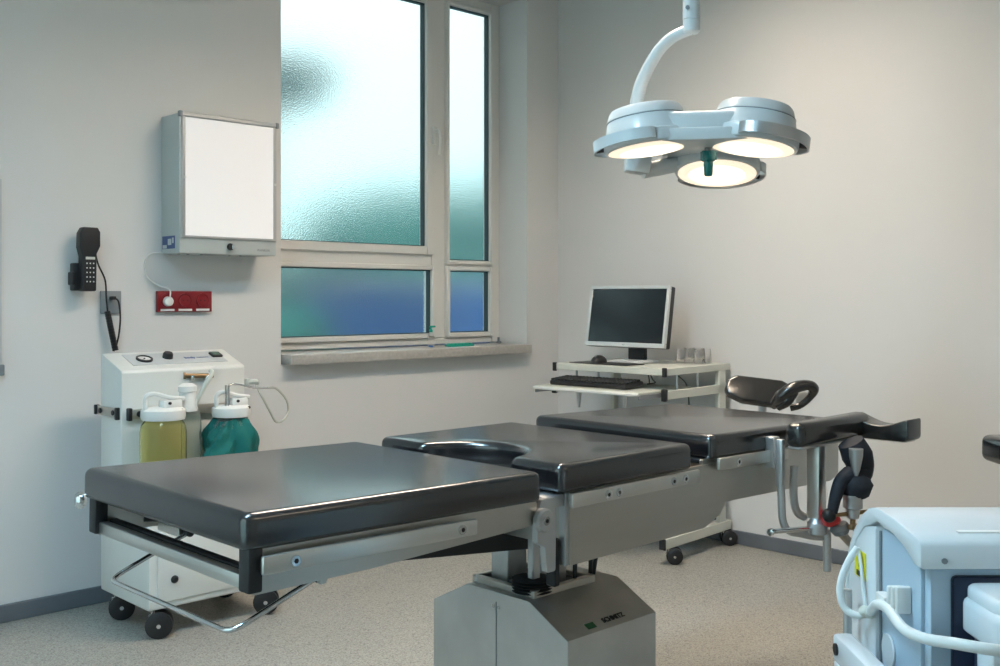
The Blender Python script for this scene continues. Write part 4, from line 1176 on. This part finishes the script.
# front: pale blue face with a navy recess and canister
b = new(); box(b, 0.0, 0.42, -0.004, 0.012, 0.30, 0.838, 0.004, 1)
dv('front_face', b, 'machb')
b = new(); box(b, 0.030, 0.42, -0.010, -0.003, 0.30, 0.828, 0.006, 2)
dv('recess_panel', b, 'deep')
b = new(); prism(b, rounded([(0.052, -0.11), (0.30, -0.11), (0.30, -0.012), (0.052, -0.012)], 0.02, 5), 0.30, 0.767, 'xy', 0.004, 2)
CA = dv('canister', b, 'deep')
b = new(); prism(b, rounded([(0.036, -0.125), (0.31, -0.125), (0.31, -0.012), (0.036, -0.012)], 0.022, 5), 0.760, 0.806, 'xy', 0.010, 3)
prism(b, rounded([(0.042, -0.115), (0.31, -0.115), (0.31, -0.012), (0.042, -0.012)], 0.022, 5), 0.802, 0.822, 'xy', 0.008, 3)
box(b, 0.032, 0.058, -0.12, -0.07, 0.64, 0.765, 0.008, 2)
dv('canister_lid', b, 'mach', CA)
b = new(); tube(b, [(0.065, -0.118, 0.765), (0.11, -0.121, 0.748), (0.18, -0.121, 0.770), (0.25, -0.121, 0.765)], 0.010, 8, 4)
dv('lid_rim', b, 'mach', CA)
b = new()
for k in range(3): box(b, -0.026, -0.005, 0.038+k*0.016, 0.048+k*0.016, 0.762, 0.800-0.004*k, 0.003, 2)
box(b, -0.022, -0.005, 0.100, 0.135, 0.755, 0.768, 0.003, 2)
parts('hose_clip', b, 'plast', DV, local=True)
# white hose
MH = thing('white_hose', 'milky white hose looping at the left side of the foreground device', 'hose', tuple(XF[DV] @ Vector((-0.03, 0.19, 0.70))), (0, 0, math.radians(YAW)))
def w_(bm): bm.transform(XF[MH].inverted() @ XF[DV]); return bm
b = new()
tube(b, [(-0.020, 0.215, 0.812), (-0.034, 0.21, 0.795), (-0.047, 0.205, 0.770), (-0.052, 0.20, 0.746), (-0.046, 0.195, 0.724), (-0.030, 0.185, 0.716), (-0.020, 0.18, 0.722)], 0.0055, 12, 7)
obj('hose', w_(b), 'whitehose', MH, local=True)
b = new()
tube(b, [(-0.020, 0.215, 0.812), (-0.018, 0.205, 0.79), (-0.018, 0.195, 0.755), (-0.018, 0.185, 0.730)], 0.003, 10, 5)
obj('hose', w_(b), 'whitehose', MH, 'thin inner hose', local=True)
b = new(); cyl(b, (-0.020, 0.185, 0.722), (-0.020, 0.155, 0.730), 0.0095, 14, 0.002)
obj('connector', w_(b), 'ivory', MH, 'yellowish connector', local=True)
b = new(); tube(b, [(-0.020, 0.16, 0.729), (-0.023, 0.12, 0.752), (-0.026, 0.07, 0.760), (-0.028, 0.01, 0.752), (-0.024, -0.05, 0.758), (-0.006, -0.10, 0.768), (0.02, -0.125, 0.770), (0.045, -0.13, 0.768)], 0.0075, 12, 7)
obj('hose', w_(b), 'whitehose', MH, local=True)
# the trolley under the device
TR = thing('device_trolley', 'white-framed trolley carrying the foreground device', 'trolley', tuple(XF[DV] @ Vector((0.2, 0.15, -0.0))), (0, 0, math.radians(YAW)))
def t_(bm): bm.transform(XF[TR].inverted() @ XF[DV]); return bm
def trp(n, bm, m, p=None): return obj(n, t_(bm), m, p or TR, local=True)
trp('tray', box(new(), -0.02, 0.44, -0.12, 0.32, 0.278, 0.299, 0.004, 1), 'mach')
b = new(); box(b, -0.075, -0.045, -0.10, 0.165, 0.655, 0.697, 0.006, 2); box(b, -0.075, -0.045, 0.13, 0.16, 0.30, 0.66, 0.004, 1); box(b, -0.075, 0.0, 0.14, 0.20, 0.278, 0.299)
gr = trp('grab_rail', b, 'mach')
b = new(); cyl(b, (-0.060, 0.163, 0.676), (-0.060, 0.168, 0.676), 0.009, 12); cyl(b, (-0.074, 0.145, 0.678), (-0.078, 0.145, 0.678), 0.009, 12)
trp('plug', b, 'dark', gr)
for x in (-0.01, 0.41):
    for y in (-0.10, 0.29):
        trp('leg', cyl(new(), (x, y, 0.075), (x, y, 0.28), 0.014, 14), 'alu')
        b = new(); lathe(b, [(0, -0.012), (0.028, -0.012), (0.034, -0.008), (0.034, 0.008), (0.028, 0.012), (0, 0.012)], (x, y, 0.034), (1, 0, 0), 20); cyl(b, (x, y, 0.034), (x, y, 0.08), 0.006, 8)
        trp('castor', b, 'dark')
b = new(); cyl(b, (-0.032, 0.225, 0.299), (-0.032, 0.225, 0.745), 0.007, 12)
trp('upright', b, 'alu'); trp('lug', box(new(), -0.045, -0.01, 0.21, 0.24, 0.285, 0.30), 'alu')
